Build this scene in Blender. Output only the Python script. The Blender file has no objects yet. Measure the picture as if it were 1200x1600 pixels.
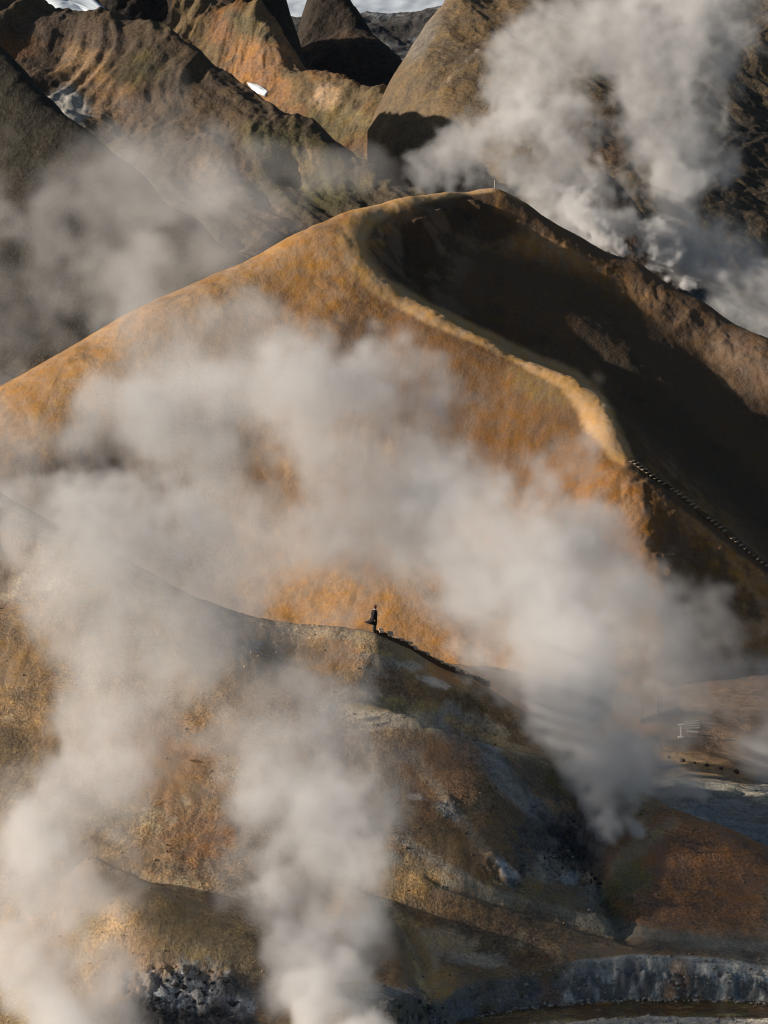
import bpy, bmesh, math, random
import numpy as np
from mathutils import Vector, Matrix

sc = bpy.context.scene
COL = sc.collection
R = math.radians
rng = np.random.default_rng(7)
random.seed(7)

# ------------------------------------------------------------------ camera
H = 60.0                       # camera height; the valley floor lies near z = 4
PITCH = R(8.0)
F = 4000.0                     # focal length in pixels of the 1200 x 1600 photograph
cam = bpy.data.cameras.new('camera')
cam.sensor_fit = 'VERTICAL'; cam.sensor_height = 24.0; cam.lens = 24.0 * F / 1600.0
cam.clip_start = 1.0; cam.clip_end = 20000.0
cam_o = bpy.data.objects.new('camera', cam); COL.objects.link(cam_o)
cam_o.location = (0, 0, H); cam_o.rotation_euler = (R(90) - PITCH, 0, 0)
sc.camera = cam_o

# ------------------------------------------------------------------ light
SUN_EL, SUN_AZ = R(18.0), R(5.0)    # azimuth: degrees behind the camera, measured from straight left
to_sun = Vector((-math.cos(SUN_AZ) * math.cos(SUN_EL), -math.sin(SUN_AZ) * math.cos(SUN_EL), math.sin(SUN_EL)))
sun = bpy.data.lights.new('sun', 'SUN'); sun.energy = 5.0; sun.angle = R(0.6); sun.color = (1.0, 0.88, 0.75)
sun_o = bpy.data.objects.new('sun', sun); COL.objects.link(sun_o)
sun_o.rotation_euler = to_sun.to_track_quat('Z', 'Y').to_euler()
sun_o.location = (-200, -100, 200)
world = bpy.data.worlds.new('World'); sc.world = world; world.use_nodes = True
wn = world.node_tree
sky = wn.nodes.new('ShaderNodeTexSky'); sky.sky_type = 'NISHITA'; sky.sun_disc = False
sky.sun_elevation = SUN_EL; sky.sun_rotation = math.atan2(to_sun.x, to_sun.y)
wn.links.new(sky.outputs[0], wn.nodes['Background'].inputs[0])
wn.nodes['Background'].inputs[1].default_value = 0.052
sc.view_settings.view_transform = 'Standard'; sc.view_settings.look = 'None'
sc.view_settings.exposure = 0.2; sc.view_settings.gamma = 1.0; sc.view_settings.use_curve_mapping = False
cy = sc.cycles
cy.use_denoising = True; cy.use_adaptive_sampling = True; cy.adaptive_threshold = 0.022; cy.pixel_filter_type = 'BLACKMAN_HARRIS'; cy.filter_width = 1.1
cy.max_bounces = 6; cy.diffuse_bounces = 2; cy.glossy_bounces = 2; cy.transmission_bounces = 3
cy.volume_bounces = 2; cy.transparent_max_bounces = 8
cy.volume_step_rate = 5.0; cy.volume_max_steps = 256

# ------------------------------------------------------------------ helpers: projection, noise, surfaces
def P(px, py, D):
    """the world point on the line of sight of pixel (px, py) at distance D"""
    u = (px - 600.0) / F; v = (800.0 - py) / F
    y = math.cos(PITCH) + v * math.sin(PITCH); z = -math.sin(PITCH) + v * math.cos(PITCH)
    s = D / y
    return np.array([u * s, D, H + z * s])

def proj(X, Y, Z):
    Zc = Z - H
    d = Y * math.cos(PITCH) - Zc * math.sin(PITCH); up = Y * math.sin(PITCH) + Zc * math.cos(PITCH)
    d = np.maximum(d, 1e-3)
    return 600 + F * X / d, 800 - F * up / d

_GRAD = {}
def perlin2(x, y, seed=0):
    if seed not in _GRAD:
        g = np.random.default_rng(seed).uniform(0, 2 * np.pi, (256, 256)).astype(np.float32); _GRAD[seed] = (np.cos(g).ravel(), np.sin(g).ravel())
    gc, gs = _GRAD[seed]
    x = np.asarray(x, np.float32); y = np.asarray(y, np.float32); xi = np.floor(x).astype(np.int32); yi = np.floor(y).astype(np.int32)
    xf = (x - xi).astype(np.float32); yf = (y - yi).astype(np.float32)
    u = xf**3 * (xf * (xf * 6 - 15) + 10); v = yf**3 * (yf * (yf * 6 - 15) + 10)
    def c(i, j):
        a = (((xi + i) & 255) << 8) | ((yi + j) & 255)
        return gc[a] * (xf - i) + gs[a] * (yf - j)
    a = c(0, 0) * (1 - u) + c(1, 0) * u; b = c(0, 1) * (1 - u) + c(1, 1) * u
    return (a * (1 - v) + b * v) * 1.5

def fbm2(x, y, scale, octv=5, seed=0, gain=0.5, ridged=False):
    s = np.zeros(x.shape, np.float32); a = 1.0; f = 1.0 / scale; t = 0
    for k in range(octv):
        n = perlin2(x * f + 17.3 * k, y * f - 9.1 * k, seed + k)
        if ridged: n = 1 - 2 * np.abs(n)
        s += a * n; t += a; a *= gain; f *= 2.03
    return s / t * 1.4

def sstep(a, b, x):
    t = np.clip((x - a) / (b - a), 0, 1); return t * t * (3 - 2 * t)

class TPS:
    """thin-plate surface through points (x, y, z); falls away beyond `reach` of them with slope `fall`"""
    def __init__(self, pts, smooth=2e-4, reach=None, fall=0.7, k=1.0):
        p = np.array(pts, float); self.c = p[:, :2].mean(0); self.s = p[:, :2].std() + 1e-6
        q = (p[:, :2] - self.c) / self.s; n = len(q); self.q = q; self.reach = reach; self.fall = fall; self.xy = p[:, :2]
        r = np.sqrt(((q[:, None] - q[None])**2).sum(-1)); self.k = k
        A = np.zeros((n + 3, n + 3)); A[:n, :n] = self.phi(r) + np.eye(n) * smooth
        A[:n, n] = 1; A[:n, n + 1:] = q; A[n, :n] = 1; A[n + 1:, :n] = q.T
        self.w = np.linalg.lstsq(A, np.concatenate([p[:, 2], [0, 0, 0]]), rcond=None)[0]
        # convex outline of the control points
        srt = sorted(map(tuple, q)); hull = []
        for seq in (srt, srt[::-1]):
            h = []
            for pt in seq:
                while len(h) > 1 and (h[-1][0] - h[-2][0]) * (pt[1] - h[-2][1]) - (h[-1][1] - h[-2][1]) * (pt[0] - h[-2][0]) <= 0: h.pop()
                h.append(pt)
            hull += h[:-1]
        self.hull = hull
    def phi(self, r):
        return r * r * np.log(r + 1e-9)
    def __call__(self, X, Y, k=4):
        """on a grid of straight rows and columns: every k-th line, the rest by cubic interpolation"""
        if k > 1 and X.ndim == 2 and min(X.shape) > 20 * k:
            def cm(n):
                m = (n - 1) // k + 2; u = np.arange(n) * (m - 1.0) / (n - 1); i = np.clip(np.floor(u).astype(int), 0, m - 2); t = u - i; A = np.zeros((n, m))
                w = [-.5 * t + t * t - .5 * t**3, 1 - 2.5 * t * t + 1.5 * t**3, .5 * t + 2 * t * t - 1.5 * t**3, -.5 * t * t + .5 * t**3]
                for q in range(4): np.add.at(A, (np.arange(n), np.clip(i + q - 1, 0, m - 1)), w[q])
                return A, np.interp(np.linspace(0, n - 1, m), np.arange(n), np.arange(n))
            Ay, uy = cm(X.shape[0]); Ax, ux = cm(X.shape[1])
            xs = np.interp(ux, np.arange(X.shape[1]), X[0]); ys = np.interp(uy, np.arange(X.shape[0]), Y[:, 0])
            return (Ay @ self(*np.meshgrid(xs, ys), k=1).astype(float) @ Ax.T).astype(np.float32)
        sh = X.shape; x = ((X.ravel() - self.c[0]) / self.s).astype(np.float32); y = ((Y.ravel() - self.c[1]) / self.s).astype(np.float32)
        n = len(self.q); z = (self.w[n] + self.w[n + 1] * x + self.w[n + 2] * y).astype(np.float32)
        for i in range(n):
            r2 = (x - np.float32(self.q[i, 0]))**2 + (y - np.float32(self.q[i, 1]))**2
            z += np.float32(self.w[i] * 0.5) * r2 * np.log(r2 + 1e-12)
        if self.reach is not None:
            md = np.full(x.shape, -1e9, np.float32)
            for (x0, y0), (x1, y1) in zip(self.hull, self.hull[1:] + self.hull[:1]):
                l = math.hypot(x1 - x0, y1 - y0)
                np.maximum(md, ((x - np.float32(x0)) * np.float32(y1 - y0) - (y - np.float32(y0)) * np.float32(x1 - x0)) / np.float32(l), out=md)
            z -= self.fall * np.maximum(md * self.s - self.reach, 0)
        return z.reshape(sh)

def smax(a, b, k):
    h = np.clip(0.5 + 0.5 * (a - b) / k, 0, 1)
    return b * (1 - h) + a * h + k * h * (1 - h)

def hill_pts(rows, back=()):
    """rows of (px, py, D); `back` adds, behind each crest point, points (dD, dz)"""
    out = [P(*r) for r in rows]
    for r in back: out.append(np.array(r, float))
    return out
def behind(rows, steps):
    out = []
    for r in rows:
        p = P(*r)
        for st in steps:
            dD, dz = st[-2:]; dx = st[0] if len(st) == 3 else p[0] / p[1] * dD
            out.append(p + np.array([dx, dD, -dz]))
    return out

def link(o, parent=None):
    COL.objects.link(o)
    if parent: o.parent = parent
    return o
def tag(o, label=None, cat=None, group=None, kind=None):
    if label: o['label'] = label
    if cat: o['category'] = cat
    if group: o['group'] = group
    if kind: o['kind'] = kind
    return o

def grid_mesh(name, X, Y, Z, mat, col=None, smooth=True, rub=None):
    ny, nx = X.shape
    me = bpy.data.meshes.new(name)
    v = np.stack([X, Y, Z], -1).reshape(-1, 3).astype(np.float32)
    i = np.arange(ny * nx).reshape(ny, nx)
    f = np.stack([i[:-1, :-1], i[:-1, 1:], i[1:, 1:], i[1:, :-1]], -1).reshape(-1, 4)
    me.vertices.add(len(v)); me.vertices.foreach_set('co', v.ravel())
    me.loops.add(f.size); me.loops.foreach_set('vertex_index', f.ravel().astype(np.int32))
    me.polygons.add(len(f)); me.polygons.foreach_set('loop_start', np.arange(0, f.size, 4, dtype=np.int32))
    me.update(calc_edges=True)
    if smooth: me.polygons.foreach_set('use_smooth', np.ones(len(f), bool))
    if col is not None:
        a = me.attributes.new('tint', 'FLOAT_COLOR', 'POINT')
        c = np.ones((len(v), 4), np.float32); c[:, :3] = col.reshape(-1, 3)
        if rub is not None: c[:, 3] = rub.ravel()
        a.data.foreach_set('color', c.ravel())
    me.materials.append(mat)
    o = bpy.data.objects.new(name, me); link(o); o['kind'] = 'structure'
    return o

# ------------------------------------------------------------------ materials
def nn(nt, t, **kw):
    n = nt.nodes.new(t)
    for k, v in kw.items():
        if k in n.inputs: n.inputs[k].default_value = v
        else: setattr(n, k, v)
    return n

def rock_mat(name, s, bump=0.6, rough=0.92, var=0.55, dist=1.0, stretch=(1, 1, 1)):
    """earth and rubble: the surface's own colour (attribute) broken up by noise at several scales; s = size of the rubble in metres"""
    m = bpy.data.materials.new(name); m.use_nodes = True; nt = m.node_tree; L = nt.links
    b = nt.nodes['Principled BSDF']; b.inputs['Roughness'].default_value = rough; b.inputs['Specular IOR Level'].default_value = 0.15
    at = nn(nt, 'ShaderNodeAttribute', attribute_name='tint')
    tc = nn(nt, 'ShaderNodeTexCoord'); mp = nn(nt, 'ShaderNodeMapping'); mp.inputs['Scale'].default_value = stretch
    L.new(tc.outputs['Object'], mp.inputs['Vector'])
    def noise(sc_, det, rgh=0.6):
        n = nn(nt, 'ShaderNodeTexNoise'); n.inputs['Scale'].default_value = sc_; n.inputs['Detail'].default_value = det; n.inputs['Roughness'].default_value = rgh
        L.new(mp.outputs[0], n.inputs['Vector']); return n
    n1 = noise(1 / (s * 1.6), 3, 0.72); n3 = noise(1 / (s * 9), 2, 0.6)
    def ramp(src, lo, hi, a=0.32, c=0.68):
        r = nn(nt, 'ShaderNodeMapRange'); r.inputs['From Min'].default_value = a; r.inputs['From Max'].default_value = c
        r.inputs['To Min'].default_value = lo; r.inputs['To Max'].default_value = hi; L.new(src, r.inputs['Value']); return r.outputs[0]
    def mul(a, c):
        q = nn(nt, 'ShaderNodeMath', operation='MULTIPLY'); L.new(a, q.inputs[0])
        if hasattr(c, 'node'): L.new(c, q.inputs[1])
        else: q.inputs[1].default_value = c
        return q.outputs[0]
    def add(a, c):
        q = nn(nt, 'ShaderNodeMath', operation='ADD'); L.new(a, q.inputs[0]); L.new(c, q.inputs[1]); return q.outputs[0]
    f = mul(ramp(n1.outputs[0], 1 - var, 1 + var), ramp(n3.outputs[0], 1 - var * .6, 1 + var * .6))
    mx = nn(nt, 'ShaderNodeMix', data_type='RGBA', blend_type='MULTIPLY'); mx.inputs[0].default_value = 1.0
    L.new(at.outputs['Color'], mx.inputs[6])
    fm = nn(nt, 'ShaderNodeMix', data_type='FLOAT'); L.new(at.outputs['Alpha'], fm.inputs[0]); fm.inputs[2].default_value = 1.0; L.new(f, fm.inputs[3]); f = fm.outputs[0]
    cb = nn(nt, 'ShaderNodeCombineColor')
    for k in range(3): L.new(f, cb.inputs[k])
    L.new(cb.outputs[0], mx.inputs[7])
    hs = nn(nt, 'ShaderNodeHueSaturation'); L.new(mx.outputs[2], hs.inputs['Color'])
    L.new(ramp(n3.outputs[0], 0.8, 1.1), hs.inputs['Saturation'])
    L.new(hs.outputs[0], b.inputs['Base Color'])
    hgt = add(mul(n1.outputs[0], 1.4), mul(n3.outputs[0], 2.0))
    bp = nn(nt, 'ShaderNodeBump'); bp.inputs['Strength'].default_value = bump; bp.inputs['Distance'].default_value = s * dist
    L.new(mul(at.outputs['Alpha'], bump), bp.inputs['Strength'])
    L.new(hgt, bp.inputs['Height']); L.new(bp.outputs[0], b.inputs['Normal'])
    return m

def plain_mat(name, col, rough=0.8, var=0.25, scale=8.0, bump=0.2, spec=0.3):
    m = bpy.data.materials.new(name); m.use_nodes = True; nt = m.node_tree; L = nt.links
    b = nt.nodes['Principled BSDF']; b.inputs['Roughness'].default_value = rough; b.inputs['Specular IOR Level'].default_value = spec
    tc = nn(nt, 'ShaderNodeTexCoord'); n = nn(nt, 'ShaderNodeTexNoise'); n.inputs['Scale'].default_value = scale; n.inputs['Detail'].default_value = 5
    L.new(tc.outputs['Object'], n.inputs['Vector'])
    r = nn(nt, 'ShaderNodeValToRGB'); L.new(n.outputs[0], r.inputs[0])
    r.color_ramp.elements[0].position = 0.3; r.color_ramp.elements[1].position = 0.7
    r.color_ramp.elements[0].color = (*[c * (1 - var) for c in col], 1); r.color_ramp.elements[1].color = (*[min(1, c * (1 + var)) for c in col], 1)
    L.new(r.outputs[0], b.inputs['Base Color'])
    bp = nn(nt, 'ShaderNodeBump'); bp.inputs['Strength'].default_value = bump; bp.inputs['Distance'].default_value = 0.02
    L.new(n.outputs[0], bp.inputs['Height']); L.new(bp.outputs[0], b.inputs['Normal'])
    return m

# ground colours (linear albedo)
OCHRE = (0.40, 0.23, 0.075); GOLD = (0.50, 0.30, 0.10); RUST = (0.26, 0.11, 0.045); BROWN = (0.19, 0.115, 0.06); DARK = (0.085, 0.06, 0.042)
GREY = (0.20, 0.19, 0.175); PALE = (0.50, 0.45, 0.37); WHITE = (0.62, 0.60, 0.56); BLUE = (0.15, 0.18, 0.21); MOSS = (0.13, 0.12, 0.045); TAN = (0.34, 0.24, 0.14); BLACK = (0.035, 0.034, 0.036)

class Paint:
    """colour of the ground with some painted light and shade, vertex by vertex: mixes, patches and streaks with noisy edges"""
    def __init__(self, X, Y, Z, base, nscale):
        self.X, self.Y, self.Z = X, Y, Z; self.px, self.py = proj(X, Y, Z)
        self.c = np.zeros(X.shape + (3,), np.float32) + np.array(base, np.float32)
        self.e = fbm2(X, Y, nscale, 5, 91, 0.6); self.e2 = fbm2(X, Y, nscale * 0.25, 4, 57, 0.6); self.e3 = fbm2(X, Y, nscale * 0.07, 3, 58, 0.6)
        self.n = nscale; self.r = np.ones(X.shape, np.float32)
    def mix(self, col, m):
        m = np.clip(m, 0, 1)[..., None]; self.c = self.c * (1 - m) + np.array(col, np.float32) * m
    def noise(self, col, scale, lo, hi, amt, seed, sx=1, sy=1):
        self.mix(col, sstep(lo, hi, fbm2(self.X * sx, self.Y * sy, scale, 5, seed, 0.55)) * amt)
    def spot(self, px, py, rx, ry, col, amt=1.0, ang=0, rag=0.85):
        a = math.radians(ang); dx = self.px - px; dy = self.py - py
        u = (dx * math.cos(a) + dy * math.sin(a)) / rx; v = (-dx * math.sin(a) + dy * math.cos(a)) / ry
        q = np.sqrt(u * u + v * v) + rag * (self.e * 0.5 + self.e2 * 0.5 + self.e3 * 0.35)
        self.mix(col, sstep(1.2, 0.6, q) * amt)
    def stroke(self, pts, w, col, amt=1.0, rag=0.75, taper=None, rub=None):
        d = np.full(self.px.shape, 1e9, np.float32)
        for k, ((x0, y0), (x1, y1)) in enumerate(zip(pts[:-1], pts[1:])):
            L2 = (x1 - x0)**2 + (y1 - y0)**2
            t = np.clip(((self.px - x0) * (x1 - x0) + (self.py - y0) * (y1 - y0)) / L2, 0, 1)
            ww = w if taper is None else taper[k] + (taper[k + 1] - taper[k]) * t
            q = np.sqrt((self.px - x0 - t * (x1 - x0))**2 + (self.py - y0 - t * (y1 - y0))**2) / ww
            d = np.minimum(d, q)
        m = sstep(1.2, 0.6, d + rag * (self.e * 0.5 + self.e2 * 0.45 + self.e3 * 0.35)) * amt
        self.mix(col, m)
        if rub is not None: self.r = self.r * (1 - m) + rub * m

#@@TERRAIN
# ------------------------------------------------------------------ the foreground hillside
CREST = [(-160, 690, 173), (0, 768, 172), (45, 790, 170), (150, 850, 168), (250, 900, 166), (345, 945, 164), (450, 970, 162), (520, 980, 161),
         (585, 992, 160), (660, 1023, 161), (735, 1056, 163), (800, 1105, 166), (850, 1155, 169)]
base = [P(*r) for r in CREST] + behind(CREST[:6], [(4, 3.2), (11, 12), (30, 28)]) + behind(CREST[6:], [(4, 2.2), (12, 8.5), (32, 23)])
base += [P(*r) for r in [
    (-160, 1000, 157.5), (-160, 1300, 141.5), (-160, 1620, 127),
    (0, 900, 163.5), (0, 1000, 157), (0, 1150, 148.5), (0, 1300, 140.5), (0, 1450, 133.5), (0, 1620, 126),
    (200, 1000, 158), (200, 1150, 149.3), (200, 1300, 141.0), (200, 1420, 134.8), (200, 1620, 125.5),
    (350, 1050, 155.8), (350, 1150, 150), (350, 1300, 141.8), (350, 1420, 135.4), (350, 1620, 125.5),
    (460, 1030, 159.2), (540, 1034, 158.6), (480, 1100, 153.5), (480, 1250, 145.4), (480, 1400, 137.8), (500, 1500, 132.8), (520, 1620, 126.5),
    (600, 1058, 157.3), (650, 1072, 158.6), (700, 1098, 160.0)]]
for x, y, z in [(1.0, 154, 25.2), (5, 155, 23.6), (9, 157, 22.0), (10, 145, 17.5), (16, 150, 17), (20, 160, 16.5), (10, 130, 14.5), (25, 140, 13), (26, 170, 13), (30, 125, 12), (36, 150, 11), (36, 190, 8), (20, 120, 12)]:
    base.append(np.array([x, y, z], float))
S_base = TPS(base)
B = [(500, 1096, 156.2), (560, 1099, 154.2), (640, 1112, 152.5), (700, 1122, 152), (760, 1148, 152.5), (850, 1185, 154), (920, 1215, 155.5), (990, 1243, 157), (1050, 1275, 158)]
Bp = [P(*r) for r in B] + behind(B, [(3, 1.8), (8, 6.5), (18, 14)]) + [P(*r) for r in [
    (440, 1100, 158), (440, 1180, 153.5), (440, 1260, 149.5), (440, 1400, 141.5), (470, 1480, 137.2), (480, 1560, 132.5),
    (600, 1150, 151.2), (660, 1170, 150.2), (560, 1220, 147.8), (640, 1220, 147.9), (720, 1195, 148.8), (600, 1300, 143.8), (700, 1280, 144.8), (560, 1350, 141.4),
    (640, 1360, 141.0), (720, 1350, 141.4), (600, 1420, 138.0), (690, 1430, 137.8), (660, 1500, 134.8), (720, 1515, 135.2),
    (760, 1250, 146.6), (790, 1310, 144.2), (800, 1225, 149.0), (845, 1255, 149.6), (880, 1280, 149.8), (860, 1225, 152.2), (920, 1260, 152.3), (960, 1300, 150.2), (985, 1275, 152.8),
    (820, 1350, 143.2), (860, 1330, 145.6), (900, 1350, 145.6), (940, 1345, 147.2), (930, 1385, 144.3), (880, 1400, 141.8), (800, 1405, 139.9),
    (930, 1420, 141.4), (850, 1432, 139.4), (760, 1440, 137.8), (850, 1462, 137.7), (950, 1466, 138.2), (1000, 1468, 137.9), (1100, 1482, 137.2), (1200, 1492, 136.9), (1300, 1500, 136.5),
    (790, 1500, 136.0), (850, 1490, 135.9), (950, 1484, 136.1), (1000, 1487, 136.0), (1100, 1499, 135.7), (1200, 1510, 135.4), (1300, 1518, 135.2), (620, 1560, 131.5), (700, 1560, 133), (700, 1640, 129.5), (900, 1640, 129), (1200, 1640, 128.5), (1300, 1640, 128)]]
S_B = TPS(Bp, reach=2.5, fall=0.8)
DM = [(985, 1229, 156), (1030, 1252, 153.5), (1072, 1272, 151.2), (1130, 1290, 150.8), (1200, 1326, 150.6), (1290, 1375, 150.5)]
Dp = [P(*r) for r in DM] + behind(DM, [(3, 1.5), (8, 6), (15, 12)]) + [P(*r) for r in [
    (1000, 1316, 148.4), (965, 1352, 146.2), (948, 1395, 143.4), (1010, 1370, 145.6), (1060, 1320, 148.6), (1060, 1380, 145.2), (1000, 1430, 141.6), (1060, 1440, 141.3),
    (1130, 1360, 146.6), (1130, 1430, 142.0), (1200, 1400, 144.2), (1200, 1460, 140), (1290, 1450, 141), (1150, 1470, 139.0), (1250, 1490, 138.2)]]
S_D = TPS(Dp, reach=1.2, fall=1.0)
SP = [(140, 1335, 135.6), (190, 1360, 134.4), (270, 1392, 133.4), (350, 1428, 132.6), (430, 1468, 132.0), (500, 1505, 131.4)]
Sp = [P(*r) for r in SP] + behind(SP, [(1.5, 0.9), (4, 3.4)]) + [P(*r) for r in [
    (80, 1310, 141.1), (70, 1400, 137.1), (60, 1500, 132.6), (60, 1620, 127.1), (150, 1420, 132.8), (200, 1460, 130.8), (300, 1480, 130.0), (400, 1520, 129.1), (200, 1560, 127.4), (330, 1580, 126.8), (460, 1580, 127.8), (150, 1620, 125.1), (400, 1630, 124.6)]]
S_L = TPS(Sp, reach=1.0, fall=0.9)
MD = [(560, 1388, 138.5), (590, 1408, 136.9), (625, 1442, 134.9), (648, 1490, 132.7), (657, 1540, 130.5)]
Mp = [P(*r) for r in MD] + behind(MD, [(1.2, 1.1), (4, 4)]) + [P(*r) for r in [(470, 1390, 141.8), (460, 1480, 136.3), (450, 1560, 131.8), (520, 1420, 137.1), (560, 1460, 133.9), (600, 1500, 131.9), (540, 1540, 129.9), (610, 1560, 129.5), (500, 1480, 133.1), (640, 1600, 127.9)]]
S_M = TPS(Mp, reach=0.8, fall=1.0)
M2 = [(470, 1560, 125.6), (520, 1538, 126.4), (570, 1530, 126.8), (630, 1548, 126.8), (680, 1578, 126.6), (705, 1610, 126.2)]
M2p = [P(*r) for r in M2] + behind(M2, [(1.2, 1.0), (4, 3.4)]) + [P(*r) for r in [(520, 1620, 122.5), (600, 1620, 122.8), (660, 1640, 123)]]
S_M2 = TPS(M2p, reach=0.8, fall=1.0)

RIVER_Z = 14.6      # level of the water
def river_edge(X):
    """y of the foot of the river bank for each x"""
    px = np.array([560, 640, 690, 715, 760, 850, 950, 1000, 1100, 1200, 1320.]); py = np.array([1720, 1650, 1612, 1592, 1580, 1567, 1560, 1557, 1558, 1562, 1566.])
    xs, ys = [], []
    for a, b in zip(px, py):
        u = (a - 600) / F; v = (800 - b) / F
        yy = math.cos(PITCH) + v * math.sin(PITCH); zz = -math.sin(PITCH) + v * math.cos(PITCH)
        t = (RIVER_Z - H) / zz; xs.append(u * t); ys.append(yy * t)
    return np.interp(X, xs, ys, left=100, right=ys[-1])

def fg_height(X, Y, fine=True):
    z = S_base(X, Y)
    z = smax(z, S_B(X, Y), 0.5)
    z = smax(z, S_D(X, Y), 0.25)
    z = smax(z, S_L(X, Y), 0.8)
    z = smax(z, S_M(X, Y), 0.6)
    z = smax(z, S_M2(X, Y), 0.4)
    if fine:
        # vents: pits and broken lumps in the hollow, and at the bottom left
        px, py = proj(X, Y, z)
        def sp(cx, cy_, rx, ry, ang=0):
            a = math.radians(ang); u = ((px - cx) * math.cos(a) + (py - cy_) * math.sin(a)) / rx; v = (-(px - cx) * math.sin(a) + (py - cy_) * math.cos(a)) / ry
            return sstep(1.2, 0.4, np.sqrt(u * u + v * v))
        def chan(pts, w):
            d = np.full(px.shape, 1e9, np.float32); al = np.zeros(px.shape, np.float32); n_ = len(pts) - 1
            for k_, ((x0, y0), (x1, y1)) in enumerate(zip(pts[:-1], pts[1:])):
                t = np.clip(((px - x0) * (x1 - x0) + (py - y0) * (y1 - y0)) / ((x1 - x0)**2 + (y1 - y0)**2), 0, 1)
                q = np.hypot(px - x0 - t * (x1 - x0), py - y0 - t * (y1 - y0)); al = np.where(q < d, (k_ + t) / n_, al); d = np.minimum(d, q)
            env = sstep(0, 0.35, al) * sstep(1, 0.6, al)
            return sstep(w, 0, d * (1 + 0.25 * fbm2(X, Y, 1.5, 3, 78))) * env
        wob = 1 + 0.3 * fbm2(X, Y, 3.0, 3, 77)
        z = z - wob * (1.9 * chan([(556, 1040), (640, 1086), (740, 1124), (850, 1168)], 34) + 0.55 * chan([(600, 1330), (700, 1384), (800, 1413), (900, 1440), (1000, 1464), (1200, 1488)], 16)
                       + 1.0 * chan([(905, 1290), (930, 1345), (940, 1390), (975, 1440), (1040, 1470)], 28) + 0.5 * chan([(595, 1408), (640, 1448), (662, 1500), (664, 1560)], 16) + 0.35 * chan([(192, 1358), (280, 1388)], 9)
                       + 0.5 * chan([(800, 1225), (850, 1260)], 26))
        rough = np.clip(sp(880, 1320, 90, 70) + sp(790, 1362, 45, 25, 35) + 0.8 * sp(940, 1400, 35, 35) + sp(290, 1560, 120, 60) + 0.9 * sp(640, 1590, 90, 40) + 0.5 * sp(700, 1260, 30, 20), 0, 1)
        w1 = fbm2(X, Y, 9.0, 3, 3); w2 = fbm2(X, Y, 9.0, 3, 13)
        z = z + 0.20 * fbm2(X, Y, 8.0, 3, 21, 0.4)
        rid = fbm2(X + w1 * 0.6, Y + w2 * 0.6, 1.7, 5, 31, 0.55, True)
        z = z + rough * (0.5 * rid - 0.25 + 0.35 * fbm2(X, Y, 0.7, 4, 33, 0.65) + 0.25 * np.clip(fbm2(X, Y, 0.45, 3, 34, 0.6, True), 0, 1))
        z = z + (0.036 + 0.03 * np.clip(fbm2(X, Y, 12, 3, 5), -1, 1)) * fbm2(X, Y, 0.9, 4, 41, 0.62)
        # small rills running down the slopes
        z = z - 0.03 * np.clip(fbm2(X + w1 * 1.5, Y * 0.35 + w2 * 0.4, 2.4, 3, 61, 0.5, True) - 0.45, 0, 1) * 2
        # the river bank: a broken cliff about two metres high, then the bed
        edge = river_edge(X)
        s = Y - edge + 0.40 * fbm2(X, Y * 0.4, 3.2, 4, 71) + 0.34 * fbm2(X, Y * 0.7, 1.3, 5, 72, 0.62)
        bed = RIVER_Z - 0.22 + 0.13 * fbm2(X * 0.6, Y * 1.6, 1.3, 4, 73) + 0.55 * sstep(-2.4, -4.6, s) + 0.05 * fbm2(X, Y, 0.3, 3, 75)
        t = np.clip(s / 1.6, 0, 1)
        prof = np.clip(0.1 * t + 0.55 * sstep(0.05, 0.35, t) + 0.35 * sstep(0.55, 0.95, t) + (0.22 * fbm2(X, Y, 0.9, 5, 74, 0.65) + 0.10 * np.sin(14 * t + 3.5 * fbm2(X, Y, 2.2, 3, 76)) + 0.16 * fbm2(X, Y, 0.35, 3, 79, 0.6)) * np.sin(np.pi * t), 0, 1.05)
        z = np.where(s < 1.6, bed + (z - bed) * prof, z)
        z = np.where(s < 0, bed, z)
    return z

fx = np.linspace(-33, 33, 600)
fy = np.concatenate([np.linspace(113, 168, 470), np.linspace(168.3, 215, 70)])
X, Y = np.meshgrid(fx, fy); X = X.astype(np.float32); Y = Y.astype(np.float32)
Z = fg_height(X, Y)
FGX, FGY, FGZ = fx, fy, Z
def fg_z(x, y):
    i = np.clip(np.searchsorted(FGX, x) - 1, 0, len(FGX) - 2); j = np.clip(np.searchsorted(FGY, y) - 1, 0, len(FGY) - 2)
    a = (x - FGX[i]) / (FGX[i + 1] - FGX[i]); b = (y - FGY[j]) / (FGY[j + 1] - FGY[j])
    return (FGZ[j, i] * (1 - a) + FGZ[j, i + 1] * a) * (1 - b) + (FGZ[j + 1, i] * (1 - a) + FGZ[j + 1, i + 1] * a) * b

p = Paint(X, Y, Z, (0.27, 0.185, 0.11), 4.0)
p.noise((0.25, 0.13, 0.065), 9, 0.05, 0.6, 0.5, 101); p.noise(TAN, 6, 0.1, 0.6, 0.6, 102); p.noise((0.16, 0.12, 0.075), 3, 0.15, 0.6, 0.6, 103)
p.noise(MOSS, 8, 0.3, 0.7, 0.4, 104)
p.noise((0.46, 0.41, 0.33), 5, 0.38, 0.7, 0.6, 105, 0.5, 1.0); p.noise((0.13, 0.095, 0.06), 4, 0.3, 0.65, 0.55, 106, 0.45, 1.0)
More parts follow.
